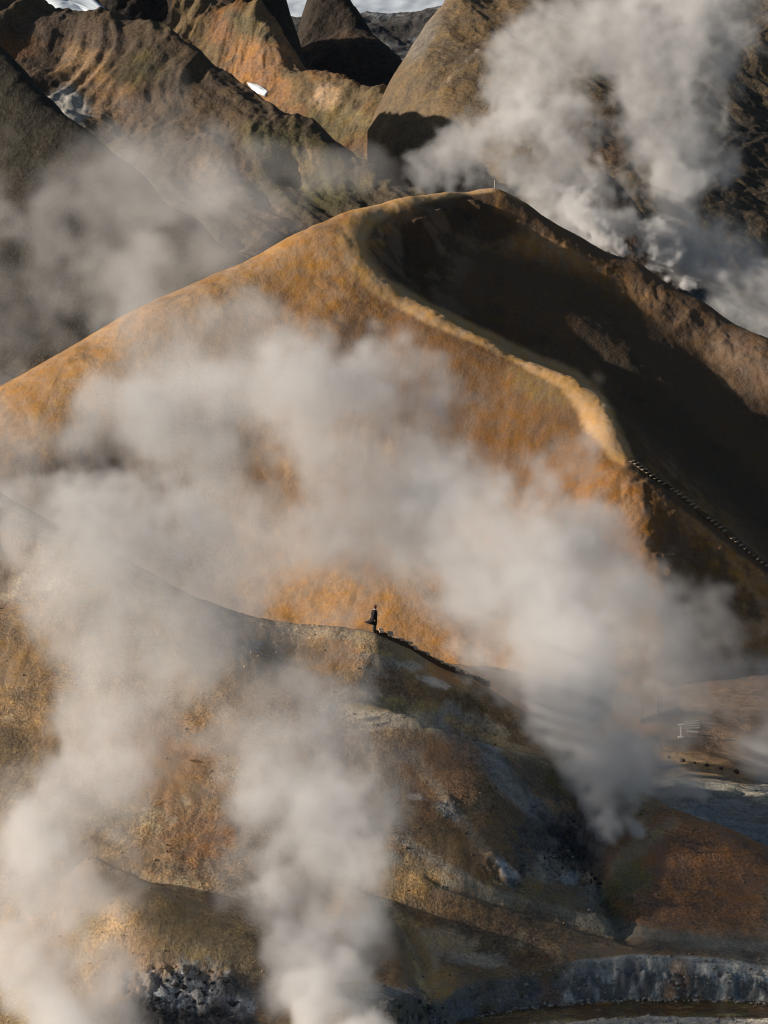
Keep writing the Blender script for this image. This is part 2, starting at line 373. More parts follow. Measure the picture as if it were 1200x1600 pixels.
# left slope: pale tan, ochre and rust patches
p.spot(60, 1050, 130, 110, (0.33, 0.21, 0.10), 0.7); p.spot(100, 1200, 200, 120, (0.32, 0.215, 0.115), 0.6); p.spot(250, 1180, 90, 70, RUST, 0.5)
p.spot(310, 1300, 70, 60, (0.27, 0.12, 0.05), 0.6); p.spot(240, 1250, 120, 90, TAN, 0.4); p.spot(20, 1480, 60, 60, (0.42, 0.22, 0.07), 0.7); p.spot(30, 1580, 70, 50, (0.34, 0.25, 0.12), 0.6)
p.spot(330, 1470, 140, 55, (0.20, 0.16, 0.09), 0.75, 22); p.stroke([(190, 1362), (350, 1430), (440, 1475)], 12, (0.34, 0.26, 0.16), 0.6)
p.spot(300, 1570, 130, 65, BLUE, 0.8); p.spot(300, 1550, 40, 25, WHITE, 0.7, 40); p.spot(260, 1560, 30, 16, (0.4, 0.45, 0.5), 0.8); p.spot(380, 1575, 25, 14, (0.4, 0.45, 0.5), 0.7); p.spot(220, 1585, 60, 25, BLACK, 0.7); p.spot(350, 1595, 60, 22, BLACK, 0.6)
bands = fbm2(X * 0.55 + Y * 0.5 + 1.5 * p.e, (Y * 0.8 - X * 0.3) * 0.3, 4.5, 5, 107, 0.6)
p.mix((0.30, 0.175, 0.08), sstep(0.25, 0.55, bands) * 0.5); p.mix((0.14, 0.105, 0.06), sstep(-0.1, -0.5, bands) * 0.7); p.mix((0.42, 0.34, 0.22), sstep(0.42, 0.6, fbm2(X, Y * 0.7, 3.5, 5, 108, 0.62)) * 0.6)
# the crest by the walker: grey gravel, tan below the stairs
p.stroke([(345, 950), (450, 975), (580, 992)], 16, (0.34, 0.27, 0.19), 0.8); p.spot(330, 1000, 60, 40, GREY, 0.7); p.spot(395, 1010, 16, 12, BLUE, 0.8)
p.spot(640, 1030, 110, 24, (0.36, 0.26, 0.13), 0.75, 24); p.spot(600, 1035, 40, 12, (0.25, 0.24, 0.21), 0.7, 15); p.spot(640, 1040, 22, 7, PALE, 0.8, 15); p.spot(676, 1065, 26, 7, WHITE, 0.75, 20, 1.2); p.spot(695, 1055, 30, 10, (0.42, 0.2, 0.09), 0.6, 20)
p.spot(540, 1070, 50, 40, (0.24, 0.15, 0.07), 0.7); p.spot(690, 1112, 14, 4, (0.6, 0.65, 0.7), 0.9, 20); p.spot(590, 1050, 30, 7, PALE, 0.4, 20)
# the pale ridge and the grey streak below it
p.stroke([(520, 1100), (620, 1112), (700, 1126), (770, 1156)], 26, (0.47, 0.40, 0.29), 0.85); p.stroke([(560, 1096), (680, 1106)], 12, (0.34, 0.25, 0.11), 0.8)
p.stroke([(700, 1128), (750, 1170), (800, 1230), (850, 1275)], 24, (0.27, 0.28, 0.27), 0.9, taper=[30, 26, 20, 16]); p.stroke([(700, 1124), (770, 1155), (850, 1188), (930, 1222)], 9, (0.40, 0.31, 0.18), 0.85)  # last stroke paints the sunlit edge of the crest
p.spot(850, 1215, 70, 30, (0.12, 0.12, 0.10), 0.7, 25); p.spot(900, 1225, 40, 22, MOSS, 0.8, 20); p.spot(980, 1262, 30, 24, MOSS, 0.6)  # first spot paints shade on the side facing away from the sun
p.spot(700, 1210, 80, 70, (0.25, 0.145, 0.08), 0.7, 30); p.spot(760, 1320, 60, 60, (0.24, 0.14, 0.065), 0.6); p.spot(700, 1265, 22, 12, (0.5, 0.47, 0.42), 0.8, 30); p.spot(650, 1245, 14, 6, PALE, 0.7)
p.stroke([(640, 1180), (690, 1240), (760, 1330), (805, 1380)], 10, (0.36, 0.32, 0.25), 0.4, 1.6); p.stroke([(570, 1160), (610, 1260), (650, 1340)], 8, (0.40, 0.34, 0.25), 0.55, 1.3); p.stroke([(620, 1310), (760, 1390), (880, 1425), (1000, 1455)], 7, (0.38, 0.345, 0.28), 0.55, 1.3); p.stroke([(930, 1385), (950, 1420), (1010, 1458)], 8, (0.12, 0.115, 0.11), 0.7, 0.9)
# the vent hollow
p.spot(880, 1320, 85, 62, (0.11, 0.112, 0.115), 0.85); p.spot(858, 1355, 30, 26, (0.36, 0.33, 0.28), 0.7); p.spot(835, 1370, 20, 16, (0.36, 0.31, 0.23), 0.6); p.spot(890, 1330, 30, 26, BLACK, 0.8); p.spot(880, 1300, 32, 14, BLACK, 0.7); p.spot(915, 1345, 24, 22, BLACK, 0.7); p.spot(945, 1310, 40, 16, (0.12, 0.09, 0.07), 0.7)
p.spot(890, 1372, 20, 10, (0.4, 0.42, 0.44), 0.7); p.spot(795, 1362, 26, 10, (0.55, 0.55, 0.55), 0.9, 38); p.spot(808, 1384, 22, 8, (0.11, 0.12, 0.13), 0.9, 30); p.spot(830, 1385, 22, 14, (0.32, 0.2, 0.08), 0.7); p.spot(930, 1400, 22, 26, (0.2, 0.21, 0.2), 0.7)
p.spot(860, 1405, 60, 12, (0.25, 0.2, 0.11), 0.7, 10)
# the reddish mound
p.spot(1085, 1370, 150, 105, (0.30, 0.145, 0.072), 0.9, rag=0.4); p.spot(1065, 1295, 60, 22, (0.38, 0.175, 0.075), 0.85, 15); p.spot(1130, 1310, 70, 30, (0.34, 0.165, 0.075), 0.6, 25); p.stroke([(1050, 1288), (1005, 1316), (965, 1355)], 14, (0.38, 0.29, 0.17), 0.55, 1.2); p.spot(985, 1370, 36, 30, (0.18, 0.165, 0.07), 0.7); p.spot(960, 1400, 30, 30, MOSS, 0.5)  # pale stroke paints the sunlit left edge of the mound
p.spot(1150, 1420, 80, 30, (0.26, 0.14, 0.07), 0.5)
# grey gravel run below the mound and the brown tongue
p.stroke([(610, 1335), (700, 1382), (800, 1414), (900, 1438), (1000, 1462), (1200, 1490)], 9, (0.24, 0.22, 0.17), 0.85, taper=[8, 14, 14, 12, 16, 22]); p.spot(760, 1430, 150, 34, (0.25, 0.155, 0.085), 0.7, 14); p.spot(640, 1400, 50, 60, (0.30, 0.19, 0.08), 0.6)
p.stroke([(595, 1408), (640, 1450), (665, 1500), (670, 1560)], 20, (0.52, 0.38, 0.20), 0.85, taper=[8, 18, 26, 16]); p.spot(700, 1470, 55, 26, (0.50, 0.37, 0.22), 0.75, 12); p.spot(690, 1545, 30, 40, (0.40, 0.26, 0.10), 0.7)
p.spot(1030, 1480, 170, 10, (0.17, 0.12, 0.075), 0.7, 5); p.spot(770, 1500, 75, 12, (0.46, 0.40, 0.31), 0.75, 3, 1.2); p.spot(820, 1500, 40, 14, (0.17, 0.085, 0.04), 0.8)
p.spot(600, 1480, 40, 60, (0.19, 0.13, 0.075), 0.7); p.spot(600, 1570, 90, 36, (0.15, 0.15, 0.145), 0.85); p.spot(640, 1590, 60, 20, BLACK, 0.6); p.spot(600, 1550, 40, 12, (0.28, 0.28, 0.27), 0.6)
# river bank and bed
sr = Y - river_edge(X)
cliff = sstep(-0.1, 0.15, sr) * sstep(2.1, 1.5, sr + 0.2 * p.e)
right = sstep(830, 900, p.px + 60 * p.e)
p.mix((0.17, 0.17, 0.165), cliff * 0.92); p.mix((0.56, 0.54, 0.49), cliff * right * sstep(0.1, 0.5, p.e2 + 0.75 * sstep(0.6, 1.5, sr + 0.3 * p.e)))
p.mix((0.55, 0.51, 0.43), sstep(1.1, 1.4, sr) * sstep(2.2, 1.7, sr) * right * 0.85); p.mix((0.14, 0.16, 0.18), cliff * sstep(0.1, 0.5, fbm2(X, Y, 2.0, 4, 115)) * 0.7)
p.mix((0.13, 0.115, 0.05), cliff * (1 - right) * sstep(0, 0.4, fbm2(X, Y, 1.2, 4, 116)) * 0.6)
p.mix((0.30, 0.15, 0.07), cliff * sstep(0.25, 0.6, fbm2(X, Y, 2.5, 3, 117)) * 0.5)
bedm = sstep(0.1, -0.15, sr)
p.mix((0.26, 0.155, 0.065), bedm); p.mix((0.30, 0.28, 0.12), bedm * sstep(0, 0.5, fbm2(X, Y * 2, 2.0, 4, 118)) * 0.7); p.mix((0.50, 0.46, 0.38), bedm * sstep(-3.0, -4.0, sr + 0.7 * p.e) * 0.9)
p.c = np.clip(p.c, 0, 1) * (1.15 + 0.3 * np.clip(p.e, -1, 1))[..., None]
p.r = np.clip(0.65 + 0.6 * fbm2(X, Y, 5.0, 4, 119), 0.2, 1.0).astype(np.float32)
M_FG = rock_mat('foreground earth', 0.11, bump=0.9, var=0.55)
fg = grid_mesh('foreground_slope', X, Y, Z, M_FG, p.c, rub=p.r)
tag(fg, 'brown and ochre rubble slope with grey vents and a broken river bank', kind='structure')

# ------------------------------------------------------------------ the main hill
def HM(rows): return [(a, b, 265 + (d - 290) * 0.63) for a, b, d in rows]
SKY = [(-160, 690, 396), (0, 605, 400), (80, 560, 405), (200, 490, 412), (330, 430, 418), (450, 372, 424), (560, 326, 431), (640, 306, 438), (710, 298, 445), (772, 292, 450)]
RIM = [(820, 315, 450), (900, 365, 448), (1000, 410, 444), (1100, 470, 438), (1200, 527, 430), (1320, 595, 420)]
RIDGE = [(700, 303, 443.5), (640, 328, 434), (592, 365, 425), (583, 395, 418), (610, 435, 410), (680, 480, 402), (760, 525, 393), (840, 565, 385), (900, 588, 378), (945, 627, 370),
         (962, 665, 363), (985, 720, 354), (1060, 770, 349), (1130, 825, 345), (1200, 885, 341), (1300, 965, 335)]
SKY, RIM, RIDGE = HM(SKY), HM(RIM), HM(RIDGE)
hp = [P(*r) for r in SKY + RIM + RIDGE] + behind(SKY, [(8, 4), (30, 24), (70, 55)]) + behind(RIM, [(6, 5), (26, 24), (60, 50)]) + behind(RIDGE[2:5], [(5, 2, 4.0)]) + behind(RIDGE[5:12], [(4, 3, 3.5), (8, 6, 6.5)]) + behind(RIDGE[12:], [(4, 4, 3.0)])
hp += [P(*r) for r in HM([
    # bowl behind the ridge path
    (640, 385, 428), (690, 430, 424), (730, 350, 442), (800, 372, 441), (750, 440, 424), (810, 470, 422), (880, 430, 435), (900, 510, 418), (980, 470, 435), (980, 560, 412), (1060, 600, 410),
    (1100, 560, 424), (1100, 660, 402), (1100, 740, 388), (1200, 640, 412), (1200, 760, 390), (1200, 830, 376), (1320, 720, 405), (1320, 860, 382),
    # spur and front face
    (-160, 770, 368), (0, 710, 372), (100, 672, 376), (200, 635, 381), (350, 590, 388), (-160, 900, 345), (0, 770, 363), (0, 950, 338), (200, 740, 373), (200, 880, 355), (200, 1000, 335),
    (450, 470, 406), (500, 540, 394), (400, 700, 379), (400, 850, 360), (400, 1000, 336), (600, 520, 398), (600, 620, 384), (600, 750, 366), (600, 900, 346), (600, 1020, 328), (640, 1120, 305),
    (750, 620, 380), (800, 700, 368), (800, 850, 349), (800, 1000, 328), (900, 680, 366), (950, 800, 344), (950, 900, 331.5), (950, 1000, 317.5), (900, 1090, 298), (1000, 790, 344), (1022, 880, 330), (1045, 980, 315),
    (1075, 855, 340), (1100, 960, 325), (1160, 930, 334), (1160, 1050, 318), (1300, 1060, 326), (1000, 1100, 290), (1120, 1100, 306), (200, 1120, 300), (-160, 1100, 305)])]
for x, y, z in [(-60, 240, -6), (-20, 240, -6), (20, 240, -6), (60, 240, -6)]: hp.append(np.array([x, y, z], float))
S_hill = TPS(hp)
def hill_height(X, Y):
    z = S_hill(X, Y)
    px, py = proj(X, Y, z)
    w1 = fbm2(X, Y, 30, 3, 203); w2 = fbm2(X, Y, 30, 3, 213)
    # broken rock at the head of the bowl and along its far rim
    def seg(pts, w):
        d = np.full(px.shape, 1e9, np.float32)
        for (x0, y0), (x1, y1) in zip(pts[:-1], pts[1:]):
            t = np.clip(((px - x0) * (x1 - x0) + (py - y0) * (y1 - y0)) / ((x1 - x0)**2 + (y1 - y0)**2), 0, 1)
            d = np.minimum(d, np.hypot(px - x0 - t * (x1 - x0), py - y0 - t * (y1 - y0)))
        return sstep(w * 1.3, w * 0.4, d)
    head = seg([(740, 338), (690, 350), (650, 375), (635, 405), (665, 445)], 26); rim = seg([(800, 352), (900, 404), (1000, 458), (1100, 520), (1200, 585)], 26); front = seg([(1000, 770), (1060, 850), (1120, 950)], 60)
    rid = fbm2(X + w1 * 2, Y + w2 * 2, 6.0, 5, 231, 0.55, True)
    z = z + 0.4 * fbm2(X, Y, 24, 3, 221, 0.4) + head * (1.5 * rid - 0.6) + rim * (0.45 * rid - 0.15) + front * (0.5 * rid - 0.2)
    # crumbling edge of the bowl and down-slope streaks
    edge_ = seg([(b_[0], b_[1]) for b_ in RIDGE[1:12]], 12); z = z - edge_ * 0.2 * np.clip(fbm2(X, Y, 1.6, 4, 246, 0.6), 0, 1)
    z = z + 0.07 * fbm2(X * 0.5 + Y * 0.35 + w1 * 3, Y * 0.16 - X * 0.12, 1.6, 4, 241) + 0.10 * fbm2(X, Y, 2.2, 4, 251, 0.6)
    return z
hx = np.linspace(-64, 64, 560); hy = np.concatenate([np.linspace(238, 372, 640), np.linspace(372.5, 450, 60)])
X, Y = np.meshgrid(hx, hy); X = X.astype(np.float32); Y = Y.astype(np.float32); Z = hill_height(X, Y)
HX, HY, HZ = hx, hy, Z
def hill_z(x, y):
    i = np.clip(np.searchsorted(HX, x) - 1, 0, len(HX) - 2); j = np.clip(np.searchsorted(HY, y) - 1, 0, len(HY) - 2)
    a = (x - HX[i]) / (HX[i + 1] - HX[i]); b = (y - HY[j]) / (HY[j + 1] - HY[j])
    return (HZ[j, i] * (1 - a) + HZ[j, i + 1] * a) * (1 - b) + (HZ[j + 1, i] * (1 - a) + HZ[j + 1, i + 1] * a) * b
p = Paint(X, Y, Z, (0.38, 0.208, 0.082), 14.0)
p.noise((0.48, 0.285, 0.115), 25, 0.0, 0.5, 0.55, 301, 0.6, 1.2); p.noise((0.28, 0.14, 0.055), 16, 0.1, 0.55, 0.28, 302); p.noise((0.26, 0.165, 0.075), 5, 0.1, 0.5, 0.15, 303)
p.spot(430, 470, 120, 50, (0.28, 0.15, 0.05), 0.5, -35); p.spot(250, 530, 220, 60, (0.47, 0.29, 0.14), 0.6, -32)
p.spot(760, 640, 340, 150, (0.165, 0.085, 0.036), 0.88, 28, 0.6); p.spot(900, 850, 200, 160, (0.22, 0.11, 0.042), 0.6, 40); p.spot(1030, 880, 110, 220, (0.14, 0.078, 0.036), 0.85, -25); p.spot(300, 760, 380, 130, (0.19, 0.105, 0.05), 0.8, 0); p.spot(850, 600, 70, 30, (0.24, 0.17, 0.06), 0.5, 20); p.spot(960, 790, 80, 60, (0.40, 0.19, 0.06), 0.6, 50); p.spot(640, 900, 190, 140, (0.47, 0.25, 0.10), 0.7)  # brown earth; lower left front and right flank painted darker as shade
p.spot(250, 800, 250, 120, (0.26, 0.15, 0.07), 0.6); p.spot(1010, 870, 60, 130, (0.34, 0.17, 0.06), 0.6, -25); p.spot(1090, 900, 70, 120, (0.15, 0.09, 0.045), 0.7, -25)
# rills and scree streaks running down the slope
st_ = fbm2(X * 0.9 + Y * 0.45 + 1.2 * p.e2, (Y * 0.9 - X * 0.45) * 0.10, 1.3, 4, 321, 0.6); st2 = fbm2(X * 0.95 - Y * 0.25, (Y * 0.9 + X * 0.2) * 0.12, 2.2, 4, 322, 0.6)
lft = sstep(700, 450, p.px); p.c *= (1 + 0.26 * np.clip(st_ * lft + st2 * (1 - lft), -1, 1))[..., None]
p.mix((0.20, 0.115, 0.05), sstep(0.3, 0.7, st2 + 0.4 * p.e) * 0.45); p.mix((0.50, 0.33, 0.15), sstep(0.35, 0.8, st_ - 0.3 * p.e) * 0.4 * lft)
# bowl: brown earth, painted darker for the shadow the ridge casts there
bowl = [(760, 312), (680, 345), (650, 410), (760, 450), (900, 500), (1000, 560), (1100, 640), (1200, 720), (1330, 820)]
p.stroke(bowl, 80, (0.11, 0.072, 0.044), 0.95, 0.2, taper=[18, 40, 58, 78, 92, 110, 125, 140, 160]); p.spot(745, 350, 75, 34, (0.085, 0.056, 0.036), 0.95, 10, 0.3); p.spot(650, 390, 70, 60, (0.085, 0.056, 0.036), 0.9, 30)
p.stroke([(790, 315), (900, 375), (1000, 425), (1100, 490), (1200, 560), (1320, 640)], 44, (0.13, 0.082, 0.05), 0.85, taper=[10, 18, 26, 44, 66, 80]); p.spot(1170, 570, 110, 45, (0.27, 0.175, 0.105), 0.7, 35)  # lighter spot paints the sunlit right end of the rim
p.noise((0.14, 0.09, 0.058), 7, 0.1, 0.5, 0.0, 309)
bm_ = sstep(110, 40, np.hypot((p.px - 665) / 1.0, (p.py - 385) / 0.9)); p.mix((0.21, 0.14, 0.09), bm_ * sstep(-0.1, 0.4, fbm2(X, Y, 3.0, 4, 310)) * 0.8); p.spot(700, 475, 34, 12, (0.2, 0.15, 0.11), 0.5, 35)
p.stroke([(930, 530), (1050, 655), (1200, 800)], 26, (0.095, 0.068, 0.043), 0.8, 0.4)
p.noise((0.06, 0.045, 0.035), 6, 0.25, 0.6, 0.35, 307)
PATH = [(772, 294), (700, 301), (636, 309), (570, 335), (549, 368), (555, 407), (597, 449), (674, 491), (760, 530), (840, 570), (890, 592), (920, 625), (940, 665), (965, 705), (985, 722)]
p.stroke(PATH, 14, (0.56, 0.335, 0.14), 0.95, 0.35, taper=[6, 9, 14, 21, 24, 21, 18, 16, 14, 16, 20, 26, 25, 19, 9], rub=0.4)
p.stroke([(985, 724), (1200, 888)], 10, (0.10, 0.07, 0.045), 0.8, 0.3)
M_HILL = rock_mat('hill earth', 0.24, bump=0.35, var=0.13)
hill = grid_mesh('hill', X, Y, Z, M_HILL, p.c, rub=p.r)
tag(hill, 'large ochre hill with a footpath round a dark hollow')

# ------------------------------------------------------------------ valley floor between the two
vp = [P(*r) for r in [(1000, 1225, 186), (1060, 1225, 187), (1120, 1260, 182), (1200, 1225, 190), (1200, 1320, 172), (1100, 1300, 174), (1290, 1330, 172), (1290, 1230, 190),
    (1020, 1165, 206), (1090, 1182, 203), (1160, 1208, 199), (1250, 1240, 196), (1000, 1160, 214), (1090, 1172, 218), (1170, 1190, 216),
    (990, 1150, 226), (1060, 1170, 226), (1140, 1180, 226), (1000, 1132, 233), (1060, 1112, 236), (1120, 1110, 240), (1200, 1120, 240), (960, 1140, 232), (1300, 1150, 235), (1000, 1105, 254), (1100, 1105, 254), (1200, 1105, 256), (1300, 1105, 256)]]
for x, y, z in [(-60, 190, 6), (-20, 190, 7), (10, 200, 7.5), (-60, 240, 4), (-20, 240, 4), (0, 230, 6), (-60, 300, 2), (0, 300, 2), (40, 300, 2), (70, 300, 3), (70, 200, 12), (70, 165, 13), (30, 165, 13), (0, 165, 12), (-60, 165, 12)]: vp.append(np.array([x, y, z], float))
S_val = TPS(vp)
vx = np.linspace(-75, 75, 420); vy = np.linspace(166, 290, 420)
X, Y = np.meshgrid(vx, vy); X = X.astype(np.float32); Y = Y.astype(np.float32)
Z = S_val(X, Y) + 0.2 * fbm2(X, Y, 6, 4, 401) + 0.07 * fbm2(X, Y, 1.3, 4, 402, 0.6)
pxv, pyv = proj(X, Y, Z)
chan = sstep(0.25, 0.75, fbm2(X, Y, 7, 4, 403, 0.5, True)) * sstep(1195, 1230, pyv)
Z = Z - 0.35 * chan
VX, VY, VZ = vx, vy, Z
def val_z(x, y):
    i = np.clip(np.searchsorted(VX, x) - 1, 0, len(VX) - 2); j = np.clip(np.searchsorted(VY, y) - 1, 0, len(VY) - 2)
    return float(VZ[j:j + 2, i:i + 2].mean())
p = Paint(X, Y, Z, (0.24, 0.15, 0.085), 5.0)
p.noise((0.17, 0.10, 0.06), 6, 0.1, 0.5, 0.6, 411)
p.spot(1130, 1260, 150, 60, (0.46, 0.42, 0.33), 0.9); p.spot(1090, 1235, 60, 30, (0.27, 0.29, 0.27), 0.7); p.spot(1150, 1300, 90, 26, (0.30, 0.34, 0.37), 0.85, 15); p.spot(1180, 1240, 60, 16, (0.55, 0.48, 0.34), 0.8); p.spot(1100, 1265, 35, 10, BLUE, 0.7); p.mix((0.16, 0.19, 0.21), chan * 0.7)
p.stroke([(1010, 1168), (1090, 1186), (1165, 1212)], 18, (0.38, 0.24, 0.115), 0.9); p.spot(1060, 1195, 80, 18, (0.36, 0.25, 0.14), 0.7, 15)
p.spot(1060, 1145, 50, 30, (0.13, 0.085, 0.055), 0.85); p.spot(1005, 1145, 24, 20, (0.24, 0.12, 0.06), 0.8); p.spot(1090, 1165, 70, 14, (0.10, 0.07, 0.05), 0.7); p.spot(1040, 1100, 60, 12, (0.36, 0.24, 0.13), 0.7)
M_VAL = rock_mat('valley earth', 0.18, bump=0.6, var=0.4)
val = grid_mesh('valley_floor', X, Y, Z, M_VAL, p.c)
tag(val, 'pale clay flats with channels below the ochre hill')

# ------------------------------------------------------------------ mountains behind
def mountain(name, label, crest, back, front, x0, x1, y0, y1, nx, ny, basecol, paint, mat, amp, scale, seed, reach=None, fall=0.6, extra=(), tone=(0.54, 0.1)):
    pts = [P(*r) for r in crest] + behind(crest, back) + [P(*r) for r in front] + [np.array(e, float) for e in extra]
    S = TPS(pts, reach=reach, fall=fall)
    X, Y = np.meshgrid(np.linspace(x0, x1, nx), np.linspace(y0, y1, ny)); X = X.astype(np.float32); Y = Y.astype(np.float32)
    w1 = fbm2(X, Y, scale * 2, 3, seed + 3); w2 = fbm2(X, Y, scale * 2, 3, seed + 4)
    Z = S(X, Y)
    Z = Z + amp * (0.6 * fbm2(X, Y, scale, 5, seed, 0.5) + 0.45 * fbm2(X + w1 * scale * .5, Y * 0.6 + w2 * scale * .5, scale * 0.55, 5, seed + 7, 0.5, True)) + amp * 0.12 * fbm2(X, Y, scale * 0.12, 4, seed + 9, 0.6)
    p = Paint(X, Y, Z, basecol, scale)
    paint(p); dim(p, *tone)
    o = grid_mesh(name, X, Y, Z, mat, p.c); MZ[seed] = (X[0], Y[:, 0], Z)
    return tag(o, label)
MZ = {}
def mz(seed):
    xs, ys, Z = MZ[seed]
    return lambda x, y: float(Z[min(max(int(np.searchsorted(ys, y)), 0), len(ys) - 1), min(max(int(np.searchsorted(xs, x)), 0), len(xs) - 1)])
def dim(p, k, g): l = p.c.mean(-1, keepdims=True); p.c = (p.c * (1 - g) + l * g) * k
M_MTN = rock_mat('mountain rock', 0.6, bump=0.6, var=0.35)
M_FAR = rock_mat('far rock', 1.2, bump=0.6, var=0.35)

def paint1(p):
    p.noise((0.10, 0.075, 0.055), 60, 0.0, 0.5, 0.7, 501); p.noise((0.20, 0.13, 0.07), 40, 0.1, 0.5, 0.6, 502); p.noise(MOSS, 45, 0.15, 0.55, 0.5, 503)
    p.spot(130, 100, 50, 45, (0.42, 0.26, 0.13), 0.85, 60); p.spot(170, 165, 50, 40, (0.33, 0.2, 0.11), 0.7); p.spot(105, 170, 34, 36, (0.55, 0.52, 0.46), 0.95, 40); p.spot(30, 75, 40, 26, (0.24, 0.12, 0.06), 0.7); p.spot(110, 50, 120, 24, (0.15, 0.11, 0.085), 0.7, 10)
    p.spot(470, 260, 30, 30, (0.42, 0.28, 0.14), 0.7, 50); p.spot(420, 225, 60, 30, (0.16, 0.15, 0.07), 0.6, 30); p.spot(320, 280, 60, 40, (0.32, 0.2, 0.12), 0.6); p.spot(420, 330, 26, 12, (0.32, 0.22, 0.15), 0.8); p.spot(100, 240, 60, 14, (0.28, 0.22, 0.14), 0.6); p.spot(300, 330, 90, 40, (0.11, 0.10, 0.07), 0.5); p.spot(510, 290, 40, 40, MOSS, 0.6, 40)
    p.spot(180, 400, 200, 120, (0.11, 0.10, 0.075), 0.7)
BL1 = [(-260, 70, 800), (-100, 25, 780), (0, 12, 770), (60, 22, 760), (180, 36, 745), (250, 62, 735), (300, 95, 725), (370, 130, 712), (430, 172, 700), (520, 222, 685), (600, 276, 668), (680, 330, 650), (780, 400, 630)]
mountain('mountain', 'brown left mountain flank with pale clay bulge and gullies behind the ochre hill', BL1, [(20, 12), (60, 45)],
    [(-260, 300, 660), (0, 200, 690), (0, 400, 610), (0, 600, 560), (130, 110, 722), (150, 200, 690), (200, 300, 655), (200, 450, 600), (200, 600, 560), (320, 190, 692), (350, 300, 655), (400, 420, 612), (480, 300, 662), (500, 380, 628), (600, 340, 645), (640, 420, 610), (-260, 600, 560), (400, 560, 570)],
    -170, 60, 545, 800, 420, 420, (0.15, 0.105, 0.065), paint1, M_MTN, 7.0, 55, 510, tone=(0.72, 0.04))
def paint0(p): p.noise((0.08, 0.07, 0.055), 40, 0.0, 0.5, 0.6, 521)
BL0 = [(r_[0], r_[1], r_[2] - 112) for r_ in [(-260, 420, 690), (-140, 250, 672), (-60, 120, 664), (0, 88, 660), (60, 150, 650), (110, 198, 640), (160, 230, 630), (240, 290, 618), (330, 370, 604), (430, 460, 590), (540, 560, 580)]]
mountain('mountain', 'dark shaded spur at the left edge behind the steam', BL0, [(5, 7), (20, 30)], [(r_[0], r_[1], r_[2] - 112) for r_ in [(-260, 520, 640), (0, 180, 632), (80, 260, 618), (200, 330, 604), (0, 350, 600), (150, 400, 592), (0, 500, 575), (200, 500, 576)]],
    -130, -8, 450, 600, 220, 220, (0.09, 0.078, 0.055), paint0, M_MTN, 1.5, 40, 530, 10, 0.9)
def paint2(p):
    p.noise((0.13, 0.12, 0.06), 50, 0.0, 0.5, 0.6, 541); p.noise(RUST, 30, 0.1, 0.5, 0.6, 542)
    p.spot(400, 90, 50, 60, (0.40, 0.22, 0.10), 0.85, 50); p.spot(395, 40, 50, 22, (0.17, 0.15, 0.08), 0.7, 20); p.spot(420, 130, 60, 26, (0.36, 0.19, 0.09), 0.7, 45); p.spot(510, 150, 22, 22, (0.5, 0.34, 0.2), 0.9, 40); p.spot(560, 185, 30, 14, (0.36, 0.27, 0.15), 0.7, 25); p.spot(600, 210, 90, 30, (0.20, 0.16, 0.07), 0.6, 25); p.spot(620, 235, 60, 18, (0.30, 0.15, 0.07), 0.7, 15); p.spot(350, 55, 20, 30, (0.26, 0.15, 0.09), 0.6)
BL2 = [(250, -30, 960), (330, 10, 940), (380, 12, 925), (430, 28, 912), (468, 88, 895), (500, 118, 880), (560, 142, 862), (620, 168, 845), (665, 198, 830), (705, 234, 818), (780, 290, 800), (860, 350, 780)]
mountain('mountain', 'sunlit orange rock nose and mossy ridge behind the left mountain', BL2, [(14, 10), (50, 45)], [(300, 60, 915), (345, 70, 905), (350, 140, 880), (375, 100, 890), (400, 170, 862), (440, 130, 868), (460, 190, 845), (520, 210, 832), (560, 250, 812), (620, 260, 806), (680, 290, 795), (560, 320, 780), (700, 350, 770), (400, 230, 835)],
    -75, 55, 770, 980, 300, 300, (0.20, 0.14, 0.075), paint2, M_MTN, 6.0, 45, 550, 14, 0.8, tone=(0.85, 0.0))
def paint3(p): p.noise((0.06, 0.05, 0.04), 60, 0.0, 0.5, 0.5, 561); p.noise((0.2, 0.12, 0.07), 40, 0.25, 0.6, 0.6, 562)
BL3 = [(-300, -260, 1180), (0, -150, 1150), (200, -100, 1120), (330, -70, 1100), (400, -45, 1085), (440, -5, 1070), (460, 45, 1055), (480, 100, 1040), (520, 170, 1020), (580, 230, 1005)]
mountain('mountain', 'dark mountain wall at the top behind the orange rock nose', BL3, [(20, 20), (70, 70)], [(0, 0, 1040), (150, 40, 1010), (230, 30, 1020), (300, 20, 1025), (300, 100, 985), (400, 60, 1015), (450, 150, 980), (100, 150, 970), (-300, 0, 1040), (540, 260, 985)],
    -240, 20, 960, 1250, 260, 260, (0.085, 0.065, 0.05), paint3, M_FAR, 8.0, 60, 570, 30, 0.8)
BM = [(440, 110, 1215), (455, 60, 1230), (470, 18, 1250), (490, -12, 1262), (525, -16, 1265), (552, 18, 1250), (580, 52, 1235), (612, 88, 1218), (650, 122, 1200), (700, 165, 1180)]
mountain('mountain', 'dark pointed peak at the top between the ice and the valley', BM, [(15, 16), (60, 60)], [(480, 90, 1205), (520, 60, 1220), (520, 130, 1180), (570, 120, 1180), (600, 150, 1160), (560, 180, 1150), (470, 180, 1150), (660, 180, 1150)],
    -75, 50, 1130, 1340, 220, 220, (0.10, 0.075, 0.055), paint3, M_FAR, 5.0, 50, 580, 18, 0.9)
def paint5(p):
    p.noise((0.42, 0.44, 0.46), 30, 0.1, 0.35, 0.9, 591)
    p.spot(610, 50, 70, 14, (0.12, 0.11, 0.10), 0.9, 0)
